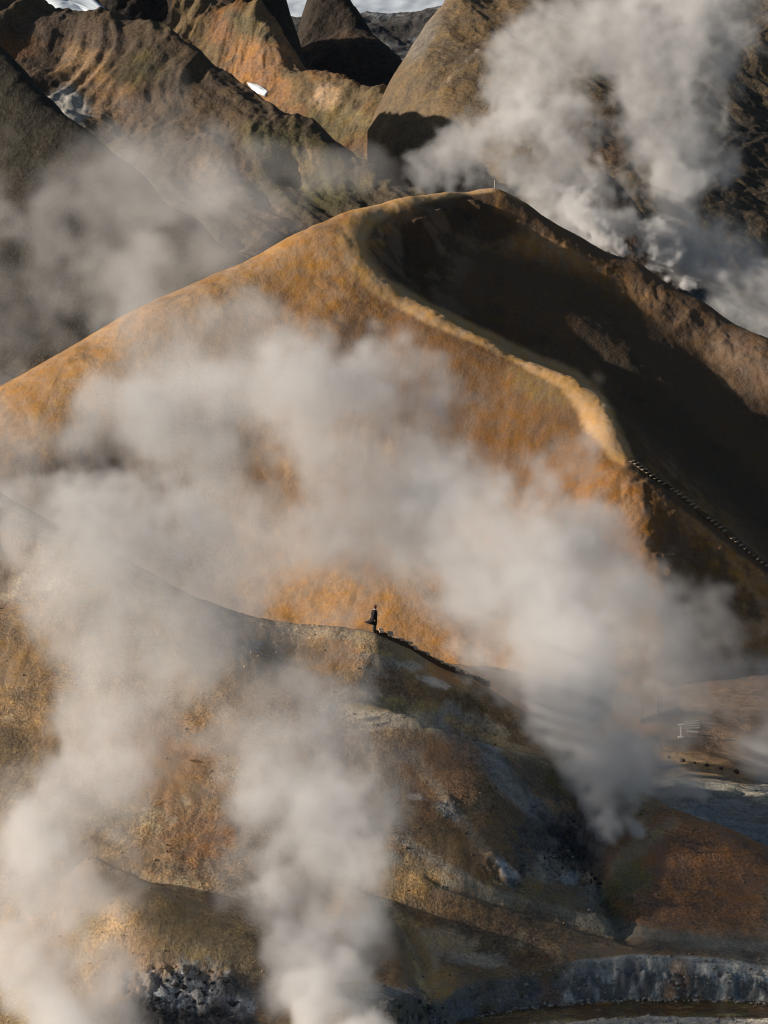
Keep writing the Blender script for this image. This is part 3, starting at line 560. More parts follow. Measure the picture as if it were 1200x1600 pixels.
mountain('valley_floor', 'snow streaked grey valley floor beneath the dark peak', [(400, 48, 1700), (520, 40, 1700), (565, 36, 1690), (620, 38, 1690), (680, 30, 1700), (760, 10, 1700)], [(30, 10), (120, 60)],
    [(560, 70, 1560), (640, 70, 1560), (600, 110, 1380), (650, 110, 1400), (560, 150, 1220), (640, 150, 1200), (690, 140, 1250), (600, 190, 1090), (680, 200, 1060), (720, 180, 1120), (740, 260, 960), (660, 260, 960), (560, 260, 960)],
    -90, 70, 940, 1800, 200, 300, (0.16, 0.15, 0.14), paint5, M_FAR, 5.0, 50, 592, 60, 0.4)
def paint6(p):
    p.noise((0.24, 0.17, 0.09), 50, 0.0, 0.5, 0.6, 601); p.noise((0.17, 0.14, 0.075), 70, 0.05, 0.5, 0.7, 602); p.noise((0.42, 0.30, 0.16), 30, 0.2, 0.6, 0.5, 603)
    p.spot(680, 100, 60, 90, (0.36, 0.25, 0.13), 0.7, 20); p.stroke([(775, 42), (735, 90), (700, 125)], 4, (0.6, 0.47, 0.32), 0.9); p.spot(660, 60, 20, 60, (0.36, 0.33, 0.28), 0.7, 30); p.spot(750, 40, 70, 50, (0.40, 0.25, 0.11), 0.6); p.spot(740, 120, 60, 40, (0.38, 0.24, 0.10), 0.6, -30)
    p.spot(930, 60, 110, 40, (0.17, 0.15, 0.06), 0.6, 30); p.spot(1150, 250, 90, 120, (0.08, 0.07, 0.055), 0.8); p.spot(950, 220, 60, 50, (0.24, 0.14, 0.08), 0.6); p.spot(1150, 300, 40, 30, (0.22, 0.15, 0.08), 0.6)  # large dark spot at the right is shadow painted on the face
BR = [(742, -60, 840), (715, -25, 835), (690, 5, 826), (662, 45, 815), (640, 85, 800), (624, 120, 785), (616, 150, 770), (628, 185, 755), (640, 215, 745), (655, 250, 735)]
mountain('mountain', 'tan right mountain face behind the steam columns', BR, [(-8, 8, 14), (-24, 24, 50)], [(720, 60, 790), (760, 0, 830), (800, -80, 880), (700, 130, 755), (700, 190, 735), (800, 60, 790), (800, 150, 745), (800, 250, 705), (900, -80, 880), (900, 50, 800), (900, 150, 750), (900, 250, 705), (900, 330, 670),
    (1000, -80, 890), (1000, 30, 830), (1000, 150, 760), (1000, 280, 690), (1100, -80, 900), (1100, 50, 830), (1100, 180, 755), (1100, 300, 690), (1200, -80, 910), (1200, 60, 840), (1200, 200, 760), (1200, 330, 690), (1200, 460, 630), (1060, 420, 635), (1340, -80, 920), (1340, 100, 820), (1340, 460, 640), (900, 420, 630), (780, 380, 660)],
    -5, 185, 600, 930, 380, 420, (0.30, 0.21, 0.115), paint6, M_MTN, 2.6, 45, 610, 30, 0.9)
def paint7(p):
    p.noise((0.13, 0.09, 0.06), 25, 0.0, 0.5, 0.6, 621); p.spot(1130, 470, 110, 70, (0.13, 0.16, 0.19), 0.85, 35); p.spot(1160, 470, 40, 20, (0.3, 0.34, 0.37), 0.7)
BR2 = [(800, 420, 610), (850, 380, 604), (895, 322, 598), (940, 288, 592), (985, 318, 584), (1020, 360, 574), (1060, 412, 562), (1110, 455, 552), (1200, 500, 548), (1320, 540, 545)]
mountain('mountain', 'low dark ridge and bluish vent ground just beyond the right rim', BR2, [(8, 6), (40, 36)], [(840, 330, 575), (920, 350, 560), (980, 390, 550), (1040, 460, 535), (1120, 500, 530), (1200, 540, 525), (1000, 470, 528), (900, 430, 535), (1100, 560, 510), (1250, 600, 508), (950, 520, 512), (800, 420, 540)],
    5, 120, 500, 660, 240, 240, (0.10, 0.07, 0.05), paint7, M_MTN, 2.5, 25, 630, 12, 0.7)

# glacier
def snow_mat():
    m = plain_mat('snow', (0.66, 0.74, 0.82), 0.6, 0.06, 0.06, 0.5, 0.3); return m  # bluish colour stands in for shade on the snow
M_SNOW = snow_mat()
gx, gy = np.meshgrid(np.linspace(-160, 120, 120), np.linspace(1705, 2300, 100)); gx = gx.astype(np.float32); gy = gy.astype(np.float32)
g = [P(*r) for r in [(400, 42, 1720), (520, 36, 1720), (600, 34, 1720), (680, 24, 1720), (400, -60, 2000), (600, -60, 2000), (700, -60, 2000), (400, -160, 2300), (600, -160, 2300), (750, -160, 2300)]]
gz = TPS(g)(gx, gy) + 4 * fbm2(gx, gy, 90, 5, 650) + 0.8 * fbm2(gx * 1.0, gy * 0.3, 14, 3, 651)
gl = grid_mesh('glacier', gx, gy, gz, M_SNOW); tag(gl, 'blue white snowfield at the top behind the dark peak')

# wide ground sheet to the horizon
n = 90
ang = np.linspace(0, 2 * np.pi, n); rad = np.array([0, 60, 150, 300, 600, 1200, 2500, 5000, 9000.])
A_, R_ = np.meshgrid(ang, rad); GX = R_ * np.cos(A_); GY = R_ * np.sin(A_) + 200
GZ = -8 - 0.006 * R_ + 2.0 * fbm2(GX.astype(np.float32), GY.astype(np.float32), 120, 4, 660)
GZ = np.where(R_ == 0, -8, GZ); GZ[:, -1] = GZ[:, 0]
c = np.zeros(GX.shape + (3,), np.float32) + np.array((0.15, 0.11, 0.075))
gr = grid_mesh('ground', GX[::-1], GY[::-1], GZ[::-1], M_FAR, c); tag(gr, 'brown open ground of the highland round the hills')
#@@THINGS
# ------------------------------------------------------------------ stream
M_WATER = bpy.data.materials.new('stream water'); M_WATER.use_nodes = True
nt = M_WATER.node_tree; b = nt.nodes['Principled BSDF']; b.inputs['Base Color'].default_value = (0.85, 0.78, 0.6, 1); b.inputs['Roughness'].default_value = 0.08; b.inputs['IOR'].default_value = 1.33; b.inputs['Transmission Weight'].default_value = 1.0
tc = nn(nt, 'ShaderNodeTexCoord'); mp = nn(nt, 'ShaderNodeMapping'); mp.inputs['Scale'].default_value = (1.0, 2.4, 1.0); nz = nn(nt, 'ShaderNodeTexNoise'); nz.inputs['Scale'].default_value = 3.0; nz.inputs['Detail'].default_value = 4
nt.links.new(tc.outputs['Object'], mp.inputs['Vector']); nt.links.new(mp.outputs[0], nz.inputs['Vector'])
bp = nn(nt, 'ShaderNodeBump'); bp.inputs['Strength'].default_value = 0.5; bp.inputs['Distance'].default_value = 0.08
nt.links.new(nz.outputs[0], bp.inputs['Height']); nt.links.new(bp.outputs[0], b.inputs['Normal'])
xs = np.linspace(0.5, 33, 130); tt = np.linspace(-7.5, 0.9, 50)
WX, T_ = np.meshgrid(xs, tt); WY = river_edge(WX) + T_
WZ = RIVER_Z - 0.18 + 0.02 * fbm2(WX.astype(np.float32), WY.astype(np.float32), 0.8, 3, 700)
st = grid_mesh('stream', WX, WY, WZ, M_WATER); tag(st, 'shallow brown stream at the foot of the grey bank')

# ------------------------------------------------------------------ mesh helpers for small things
class MB:
    def __init__(self): self.v = []; self.f = []
    def add(self, v, f):
        o = len(self.v); self.v += [tuple(map(float, q)) for q in v]; self.f += [tuple(i + o for i in g) for g in f]; return self
    def box(self, c, s, mat=None):
        m = mat or Matrix.Identity(3); c = Vector(c); v = []
        for k in range(8):
            v.append(c + m @ Vector(((k & 1) - .5, ((k >> 1) & 1) - .5, ((k >> 2) & 1) - .5)) * 1.0 if False else c + m @ Vector((((k & 1) - .5) * s[0], (((k >> 1) & 1) - .5) * s[1], (((k >> 2) & 1) - .5) * s[2])))
        return self.add(v, [(0, 2, 3, 1), (4, 5, 7, 6), (0, 1, 5, 4), (2, 6, 7, 3), (0, 4, 6, 2), (1, 3, 7, 5)])
    def tube(self, pts, rad, n=8, cap=True, flat=1.0):
        pts = [Vector(q) for q in pts]; rings = []; prev = None
        for i, q in enumerate(pts):
            d = (pts[min(i + 1, len(pts) - 1)] - pts[max(i - 1, 0)]).normalized()
            ref = Vector((0, 1, 0)) if abs(d.y) < 0.9 else Vector((1, 0, 0))
            a = d.cross(ref).normalized(); c = d.cross(a).normalized(); r = rad[i] if hasattr(rad, '__len__') else rad
            rings.append([q + (a * math.cos(2 * math.pi * k / n) + c * math.sin(2 * math.pi * k / n) * flat) * r for k in range(n)])
        v = [x for r_ in rings for x in r_]; f = []
        for i in range(len(rings) - 1):
            for k in range(n): f.append((i * n + k, i * n + (k + 1) % n, (i + 1) * n + (k + 1) % n, (i + 1) * n + k))
        if cap: f += [tuple(range(n - 1, -1, -1)), tuple((len(rings) - 1) * n + k for k in range(n))]
        return self.add(v, f)
    def rings(self, rings, cap=True):
        n = len(rings[0]); v = [x for r_ in rings for x in r_]; f = []
        for i in range(len(rings) - 1):
            for k in range(n): f.append((i * n + k, i * n + (k + 1) % n, (i + 1) * n + (k + 1) % n, (i + 1) * n + k))
        if cap: f += [tuple(range(n - 1, -1, -1)), tuple((len(rings) - 1) * n + k for k in range(n))]
        return self.add(v, f)
    def build(self, name, mat, parent=None, smooth=False, bevel=0.0):
        me = bpy.data.meshes.new(name); me.from_pydata(self.v, [], self.f); me.update()
        bm = bmesh.new(); bm.from_mesh(me); bmesh.ops.recalc_face_normals(bm, faces=bm.faces)
        if bevel: bmesh.ops.bevel(bm, geom=list(bm.edges), offset=bevel, segments=1, affect='EDGES')
        bm.to_mesh(me); bm.free()
        if smooth: me.polygons.foreach_set('use_smooth', np.ones(len(me.polygons), bool))
        me.materials.append(mat); o = bpy.data.objects.new(name, me); link(o, parent); return o
def empty(name, loc, rz=0.0):
    o = bpy.data.objects.new(name, None); o.location = loc; o.rotation_euler = (0, 0, rz); o.empty_display_size = 0.2; link(o); return o
def stone_mesh(name, seed, mat, flat=0.65):
    r = random.Random(seed); bm = bmesh.new(); bmesh.ops.create_icosphere(bm, subdivisions=1, radius=0.5)
    for v in bm.verts:
        v.co *= r.uniform(0.7, 1.2); v.co.z *= flat
    me = bpy.data.meshes.new(name); bm.to_mesh(me); bm.free(); me.materials.append(mat); return me

# ------------------------------------------------------------------ stairways of wooden treads
M_WOOD = plain_mat('weathered stair wood', (0.20, 0.14, 0.085), 0.85, 0.35, 14.0, 0.5, 0.2)
M_WOODD = plain_mat('dark stringer wood', (0.075, 0.052, 0.035), 0.9, 0.3, 10.0, 0.4, 0.2)
M_WOODP = plain_mat('pale tread wood', (0.38, 0.29, 0.20), 0.8, 0.25, 10.0, 0.3, 0.2)
M_WOODN = plain_mat('worn step wood', (0.46, 0.36, 0.25), 0.85, 0.35, 12.0, 0.5, 0.2)
def stairway(label, pts, zf, n, width, tread, lift, mt, ms, start_gap=0.0, miss=()):
    """pts: world path of the flight; one tread board after the other on two stringers, with short pegs"""
    pts = [Vector(q) for q in pts]
    L = [0]
    for a, c in zip(pts[:-1], pts[1:]): L.append(L[-1] + (c.xy - a.xy).length)
    def at(s):
        for k in range(len(L) - 1):
            if s <= L[k + 1] or k == len(L) - 2:
                t = (s - L[k]) / (L[k + 1] - L[k]); q = pts[k].lerp(pts[k + 1], t); d = (pts[k + 1].xy - pts[k].xy).normalized(); return q, Vector((d.x, d.y, 0))
    base = pts[0]; root = empty('wooden_stairway', base)
    tag(root, label, 'stairway')
    prof = [(at(L[-1] * k / (n * 2 - 1))) for k in range(n * 2)]
    zs = [max(zf(q.x, q.y), zf(q.x + 0.3 * d.y, q.y - 0.3 * d.x)) + lift for q, d in prof]
    zs = list(np.convolve(np.pad(zs, 3, mode='edge'), np.ones(7) / 7, 'valid'))
    for side in (-1, 1):
        mb = MB(); rows = []
        for (q, d), z in zip(prof, zs):
            c = Vector((q.x, q.y, z)) + side * 0.42 * width * Vector((-d.y, d.x, 0)) - base
            nrm = Vector((-d.y, d.x, 0)) * 0.03
            rows.append([c + nrm + Vector((0, 0, -0.02)), c - nrm + Vector((0, 0, -0.02)), c - nrm + Vector((0, 0, -0.42)), c + nrm + Vector((0, 0, -0.42))])
        mb.rings(rows); mb.build('stringer', ms, root)
    tm = None
    for k in range(n):
        if k in miss: continue
        q, d = at(L[-1] * (k + 0.5) / n); z = zs[min(2 * k + 1, len(zs) - 1)]
        if tm is None:
            o = MB().box((0, 0, 0), (tread[0], width, tread[1])).build('tread', mt, root, bevel=0.008); tm = o
        else:
            o = tm.copy(); link(o, root); o.scale = (1 + 0.25 * math.sin(k * 7.1), 1 + 0.12 * math.sin(k * 4.3 + 1), 1 + 0.3 * math.sin(k * 2.9))
        o.location = Vector((q.x, q.y, z + tread[1] * 0.5 + 0.03 + 0.035 * math.sin(k * 2.3) * math.sin(k * 0.7))) - base
        o.rotation_euler = (0.03 * math.sin(k * 1.7), 0.10 + 0.10 * math.sin(k * 3.1), math.atan2(d.y, d.x) + 0.09 * math.sin(k * 5.7))
    return root
def skyline(px, y0, y1, zf):
    """the point of the crest seen against what lies behind it, in the direction of column px"""
    ys = np.arange(y0, y1, 0.1); xs = (px - 600) / F * ys * 1.02; zs = np.array([float(zf(a, c)) for a, c in zip(xs, ys)])
    k = int(np.argmax((zs - H) / ys)); return np.array([xs[k], ys[k], zs[k]])
near = [skyline(px, 152, 172, fg_z) for px in (588, 612, 636, 660, 685, 710, 735, 760)]
0 and print('STAIR', [tuple(round(float(c), 1) for c in q) + tuple(round(float(c)) for c in proj(*q)) for q in near])
stairway('short flight of dark wooden steps running down the crest in front of the walker', near, fg_z, 13, 1.05, (0.27, 0.13), 0.26, M_WOODN, M_WOODD)
def first_hit(px, py, zf, d0, d1):
    for D in np.arange(d0, d1, 0.1):
        w_ = P(px, py, D)
        if w_[2] <= float(zf(w_[0], w_[1])): return w_
    return P(px, py, d1)
far = [first_hit(px, py, hill_z, 270, 330) for px, py in [(985, 721), (1014, 741), (1042, 761), (1072, 783), (1102, 806), (1132, 831), (1162, 855), (1200, 886), (1226, 908)]]
0 and print('FAR', [tuple(round(float(c), 1) for c in q) for q in far])
far = [np.array([np.interp(k, range(9), [q[0] for q in far]), np.polyval(np.polyfit(range(9), [q[1] for q in far], 2), k), 0]) for k in range(9)]
stairway('long flight of pale wooden treads climbing the right ridge of the ochre hill', far, hill_z, 38, 1.2, (0.24, 0.10), 0.10, M_WOODP, M_WOODD, miss=(9, 17, 18, 24))

# ------------------------------------------------------------------ the walker
M_COAT = plain_mat('black coat', (0.018, 0.016, 0.018), 0.85, 0.3, 20, 0.2, 0.2); M_TROUSER = plain_mat('dark green trousers', (0.018, 0.026, 0.024), 0.85, 0.2, 20, 0.2, 0.2)
M_SKIN = plain_mat('skin', (0.55, 0.36, 0.27), 0.55, 0.06, 20, 0.05, 0.4); M_HAIR = plain_mat('red hair', (0.16, 0.035, 0.02), 0.6, 0.3, 40, 0.5, 0.4); M_BOOT = plain_mat('boots', (0.02, 0.018, 0.016), 0.6, 0.2, 20, 0.1, 0.3); M_SCARF = plain_mat('white scarf', (0.72, 0.68, 0.62), 0.9, 0.08, 30, 0.3, 0.2)
fp = skyline(585, 152, 172, fg_z); px_, py_ = float(fp[0]), float(fp[1]) - 0.1
gz0 = float(fg_z(px_, py_)) + 0.03
person = empty('person', (px_, py_, gz0 - 0.03), R(8))
tag(person, 'person in long black coat with red hair standing atop the wooden steps', 'person')
def person_body():
    V = []; E = []; Rr = []
    def j(p_, r, par=None):
        V.append(p_); Rr.append(r); i = len(V) - 1
        if par is not None: E.append((par, i))
        return i
    pel = j((0.0, 0, 0.95), (0.13, 0.15)); sp_ = j((0.01, 0, 1.12), (0.12, 0.14), pel); ch = j((0.015, 0, 1.33), (0.12, 0.165), sp_); nk0 = j((0.025, 0, 1.475), (0.06, 0.065), ch); nk = j((0.045, 0, 1.54), (0.052, 0.052), nk0)
    h0 = j((0.065, 0, 1.60), (0.082, 0.072), nk); h1 = j((0.07, 0, 1.68), (0.092, 0.077), h0); j((0.062, 0, 1.745), (0.06, 0.055), h1)
    nose = j((0.165, 0, 1.655), (0.014, 0.012), h1); j((0.155, 0, 1.61), (0.016, 0.02), h0)
    for s_ in (-1, 1):
        hip = j((0.0, s_ * 0.09, 0.88), (0.088, 0.085), pel); kn = j((0.025, s_ * 0.095, 0.50), (0.06, 0.06), hip); an = j((-0.01, s_ * 0.10, 0.10), (0.042, 0.042), kn); he = j((0.0, s_ * 0.10, 0.045), (0.042, 0.042), an); j((0.15, s_ * 0.115, 0.03), (0.03, 0.042), he)
        sh = j((0.01, s_ * 0.19, 1.40), (0.062, 0.062), ch); bx = -0.06 if s_ < 0 else 0.03; el = j((bx - 0.03, s_ * 0.24, 1.12), (0.047, 0.047), sh); wr = j((bx + 0.03, s_ * 0.25, 0.89), (0.03, 0.03), el)
        pa = j((bx + 0.04, s_ * 0.25, 0.83), (0.018, 0.038), wr)
        for k, (dx, ln) in enumerate([(0.036, 0.075), (0.012, 0.088), (-0.012, 0.082), (-0.034, 0.064)]):
            f0 = j((bx + 0.04 + dx, s_ * 0.25, 0.79), (0.0095, 0.0095), pa); f1 = j((bx + 0.043 + dx, s_ * 0.243, 0.79 - ln * .5), (0.009, 0.009), f0); j((bx + 0.05 + dx, s_ * 0.228, 0.79 - ln), (0.008, 0.008), f1)
        t0 = j((bx + 0.085, s_ * 0.245, 0.845), (0.012, 0.012), pa); j((bx + 0.105, s_ * 0.235, 0.80), (0.009, 0.009), t0)
    me = bpy.data.meshes.new('body'); me.from_pydata(V, E, []); o = bpy.data.objects.new('body', me); link(o, person)
    sk = o.modifiers.new('skin', 'SKIN'); o.modifiers.new('sub', 'SUBSURF').levels = 1; o.modifiers['sub'].render_levels = 2
    for k, d in enumerate(me.skin_vertices[0].data): d.radius = Rr[k]; d.use_root = (k == 0)
    me.materials.append(M_SKIN); return o
body = person_body()
def ell(cx, cy_, z, rx, ry, n=20, wav=0.0, ph=0): return [Vector((cx + rx * math.cos(2 * math.pi * k / n) * (1 + wav * math.sin(5 * 2 * math.pi * k / n + ph)), cy_ + ry * math.sin(2 * math.pi * k / n) * (1 + wav * math.sin(5 * 2 * math.pi * k / n + ph)), z)) for k in range(n)]
# coat: close at the shoulders, its tail blown out behind
coat_r = [ell(0.03, 0, 1.50, 0.08, 0.085), ell(0.015, 0, 1.465, 0.13, 0.18), ell(0.0, 0, 1.41, 0.175, 0.235), ell(-0.005, 0, 1.30, 0.205, 0.25), ell(-0.005, 0, 1.16, 0.205, 0.235), ell(-0.01, 0, 1.03, 0.20, 0.225),
          ell(-0.04, 0, 0.91, 0.23, 0.24, wav=0.02), ell(-0.08, -0.01, 0.80, 0.265, 0.26, wav=0.04)]
tail = ell(-0.115, -0.02, 0.66, 0.29, 0.27, wav=0.06); hem = ell(-0.14, -0.02, 0.52, 0.31, 0.28, wav=0.08)
for rr, amt in ((tail, 0.10), (hem, 0.22)):
    for q in rr:
        t = max(0.0, -(q.x + 0.02) / 0.35); q.x -= amt * t * 0.8; q.z += amt * t * 0.75
coat = MB().rings(coat_r + [tail, hem], cap=False).build('coat', M_COAT, person, smooth=True); sld = coat.modifiers.new('thick', 'SOLIDIFY'); sld.thickness = 0.018
for s_ in (-1, 1):
    bx = -0.06 if s_ < 0 else 0.03
    MB().tube([(0.01, s_ * 0.15, 1.43), (0.005, s_ * 0.205, 1.38), (bx - 0.03, s_ * 0.245, 1.12), (bx + 0.025, s_ * 0.255, 0.90)], [0.08, 0.095, 0.08, 0.06], 12).build('sleeve', M_COAT, coat, smooth=True)
    MB().tube([(0.0, s_ * 0.09, 0.92), (0.025, s_ * 0.097, 0.50), (-0.008, s_ * 0.10, 0.12)], [0.12, 0.095, 0.08], 12).build('trouser_leg', M_TROUSER, person, smooth=True)
    MB().rings([ell(-0.01, s_ * 0.10, 0.22, 0.062, 0.056, 12), ell(-0.005, s_ * 0.10, 0.12, 0.062, 0.056, 12), ell(0.04, s_ * 0.107, 0.075, 0.115, 0.056, 12), ell(0.06, s_ * 0.108, 0.02, 0.145, 0.06, 12), ell(0.06, s_ * 0.108, 0.0, 0.143, 0.058, 12)]).build('boot', M_BOOT, person, smooth=True)
MB().rings([ell(0.03, 0, 1.475, 0.082, 0.085, 14), ell(0.04, 0, 1.52, 0.078, 0.076, 14), ell(0.045, 0, 1.555, 0.066, 0.064, 14)], cap=False).build('scarf', M_SCARF, person, smooth=True)
hr = MB()
hr.rings([ell(0.035, 0, 1.565, 0.062, 0.072, 16), ell(0.03, 0, 1.63, 0.092, 0.094, 16), ell(0.042, 0, 1.70, 0.108, 0.098, 16), ell(0.055, 0, 1.755, 0.098, 0.086, 16), ell(0.06, 0, 1.79, 0.05, 0.045, 16)])
hr.build('hair', M_HAIR, person, smooth=True)
for s_ in (-1, 1): MB().rings([ell(0.146, s_ * 0.032, 1.672, 0.008, 0.012, 8), ell(0.150, s_ * 0.032, 1.684, 0.006, 0.010, 8)]).build('eye', M_BOOT, body, smooth=True)
MB().box((0.148, 0, 1.622), (0.012, 0.045, 0.008)).build('mouth', M_HAIR, body)

# ------------------------------------------------------------------ marker stake on the summit
M_STAKE = plain_mat('pale stake wood', (0.55, 0.46, 0.38), 0.8, 0.15, 12, 0.3, 0.2)
q = P(773, 293, RIM[0][2]); sx_, sy_ = float(q[0]), float(HY[np.argmax(HZ[:, int(np.searchsorted(HX, q[0]))])]) - 0.3
sz_ = float(hill_z(sx_, sy_))
stake = empty('marker_stake', (sx_, sy_, sz_)); tag(stake, 'thin pale wooden marker stake standing on the summit of the ochre hill', 'stake')
MB().tube([(0, 0, -0.3), (0.01, 0, 0.5), (0.02, 0, 1.25)], [0.07, 0.065, 0.06], 8).build('pole', M_STAKE, stake)
MB().tube([(0.02, 0, 1.25), (0.021, 0, 1.34)], [0.066, 0.05], 8).build('cap', M_WOODD, stake)

# ------------------------------------------------------------------ platform, white stand and planks on the knoll
def ground_at(px, py, zf, d0, d1):
    best = None
    for D in np.arange(d0, d1, 0.25):
        w_ = P(px, py, D)
        if w_[2] <= zf(w_[0], w_[1]): return w_[0], D, zf(w_[0], w_[1])
    w_ = P(px, py, d1); return w_[0], d1, zf(w_[0], w_[1])
M_DECK = plain_mat('dark deck wood', (0.10, 0.075, 0.055), 0.85, 0.3, 6, 0.4, 0.2); M_WHITE = plain_mat('white painted wood', (0.55, 0.53, 0.49), 0.6, 0.06, 6, 0.2, 0.3)
kn0 = ground_at(1030, 1128, val_z, 200, 250)
arc = [P(1000, 1124, kn0[1]), P(1020, 1116, kn0[1] + 0.8), P(1042, 1110, kn0[1] + 1.6), P(1064, 1106, kn0[1] + 2.0)]
root = empty('viewing_platform', arc[1]); tag(root, 'curved dark timber walkway with upright posts on the brown knoll', 'platform'); b0 = Vector(arc[1])
pts = [Vector(a) - b0 for a in arc]
MB().rings([[p_ + Vector((0, 0, 0.0)), p_ + Vector((0, 0.12, 0.0)), p_ + Vector((0, 0.12, -0.55)), p_ + Vector((0, 0, -0.55))] for p_ in pts]).build('fascia', M_DECK, root)
nb = 14
for k in range(nb):
    t = (k + 0.5) / nb * 3; i = min(int(t), 2); c_ = pts[i].lerp(pts[i + 1], t - i); d_ = (pts[i + 1] - pts[i]).normalized()
    m3 = Matrix.Rotation(math.atan2(d_.y, d_.x), 3, 'Z') @ Matrix.Rotation(-math.atan2(d_.z, d_.xy.length), 3, 'Y')
    MB().box(c_ + Vector((0, 0.72, 0.04)), (0.24, 1.5, 0.06), m3).build('board', M_WOOD, root)
for k, (px, top) in enumerate([(1002, 1091), (1028, 1087), (1035, 1085), (1057, 1082)]):
    t = np.interp(px, [1000, 1020, 1042, 1064], [0, 1, 2, 3]); i = min(int(t), 2); c_ = pts[i].lerp(pts[i + 1], t - i)
    y_ = 0.06 if k != 2 else 1.45
    hgt = (1124 - 0.27 * (px - 1000) - top) / F * kn0[1] * 1.0
    MB().tube([c_ + Vector((0, y_ - 0.12, -0.8)), c_ + Vector((0, y_ - 0.12, hgt))], [0.09, 0.075], 8).build('post', M_DECK, root)
MB().tube([pts[3] + Vector((-0.9, 0.0, 0.1)), pts[3] + Vector((-0.42, -0.05, 1.0))], 0.05, 6).build('brace', M_DECK, root)
g0 = ground_at(1064, 1153, val_z, 200, 250)
root = empty('white_stand', g0); tag(root, 'small white wooden stand with a flat top below the dark walkway', 'stand')
MB().box((0, 0, 0.04), (0.55, 0.5, 0.12)).build('base', M_WHITE, root, bevel=0.015); MB().box((0, 0, 0.62), (0.16, 0.16, 1.1)).build('upright', M_WHITE, root, bevel=0.01); MB().box((0, 0, 1.20), (0.48, 0.42, 0.09)).build('top', M_WHITE, root, bevel=0.012)
g1 = ground_at(1083, 1149, val_z, 200, 250)
root = empty('bench', g1); tag(root, 'low white plank bench to the right of the white stand', 'bench')
MB().box((0, 0, 0.30), (1.15, 0.32, 0.07), Matrix.Rotation(R(6), 3, 'Y')).build('seat', M_WHITE, root, bevel=0.01)
for s_ in (-1, 1): MB().box((s_ * 0.45, 0, 0.12), (0.10, 0.28, 0.36)).build('leg', M_DECK, root)
g2 = ground_at(1082, 1140, val_z, 200, 252)
root = empty('plank_stack', g2); tag(root, 'faint grey planks lying behind the white stand', 'planks')
M_GW = plain_mat('grey planks', (0.30, 0.28, 0.25), 0.9, 0.2, 6, 0.2, 0.2)
for k in range(4): MB().box((0.05 * (k % 2), 0.35 * k, 0.08 + 0.14 * k), (1.4, 0.22, 0.06), Matrix.Rotation(R(-3), 3, 'Y')).build('plank', M_GW, root)

# ------------------------------------------------------------------ stones
M_STONE = plain_mat('dark stone', (0.075, 0.06, 0.05), 0.9, 0.4, 6, 0.6, 0.2); M_PST = plain_mat('pale river stone', (0.34, 0.31, 0.27), 0.85, 0.5, 5, 0.6, 0.3); M_RUB = plain_mat('slope rubble', (0.27, 0.20, 0.13), 0.92, 0.6, 3, 0.6, 0.2)
dk = [stone_mesh('dark_stone', 900 + k, M_STONE, 0.8) for k in range(3)]
for k, (px, py, sz) in enumerate([(1045, 1185, .30), (1066, 1190, .5), (1086, 1194, .28), (1104, 1198, .5), (1127, 1203, .42), (1150, 1208, .55)]):
    gx_, gy_, gz_ = ground_at(px, py, val_z, 185, 215)
    o = bpy.data.objects.new('dark_stone', dk[k % 3]); link(o); o.location = (gx_, gy_, gz_ + sz * 0.15); o.scale = (sz, sz, sz * 1.1); o.rotation_euler = (0, 0, k * 1.3)
    tag(o, 'small dark stone in the row along the tan terrace edge', 'stone', 'dark stones along the terrace')
pst = [stone_mesh('river_stone', 920 + k, M_PST, 0.7) for k in range(6)]
rs = random.Random(5)
for k in range(110):
    x = rs.uniform(5.2, 20.8) if k < 85 else rs.uniform(3.0, 20.8); y = float(river_edge(np.array([x]))[0]) + (abs(rs.gauss(0, 0.28)) - 0.22)
    s_ = rs.choice([0.14, 0.16, 0.2, 0.22, 0.28, 0.34]) * rs.uniform(0.85, 1.15)
    o = bpy.data.objects.new('river_stone', pst[k % 6]); link(o); o.location = (x, y, max(float(fg_z(x, y)), RIVER_Z - 0.2) + s_ * 0.12); o.scale = (s_ * rs.uniform(.8, 1.5), s_, s_ * rs.uniform(.7, 1.1)); o.rotation_euler = (rs.uniform(-.4, .4), rs.uniform(-.4, .4), rs.uniform(0, 6.3))
    tag(o, 'pale angular stone lying along the foot of the grey river bank', 'stone', 'stones along the foot of the river bank')

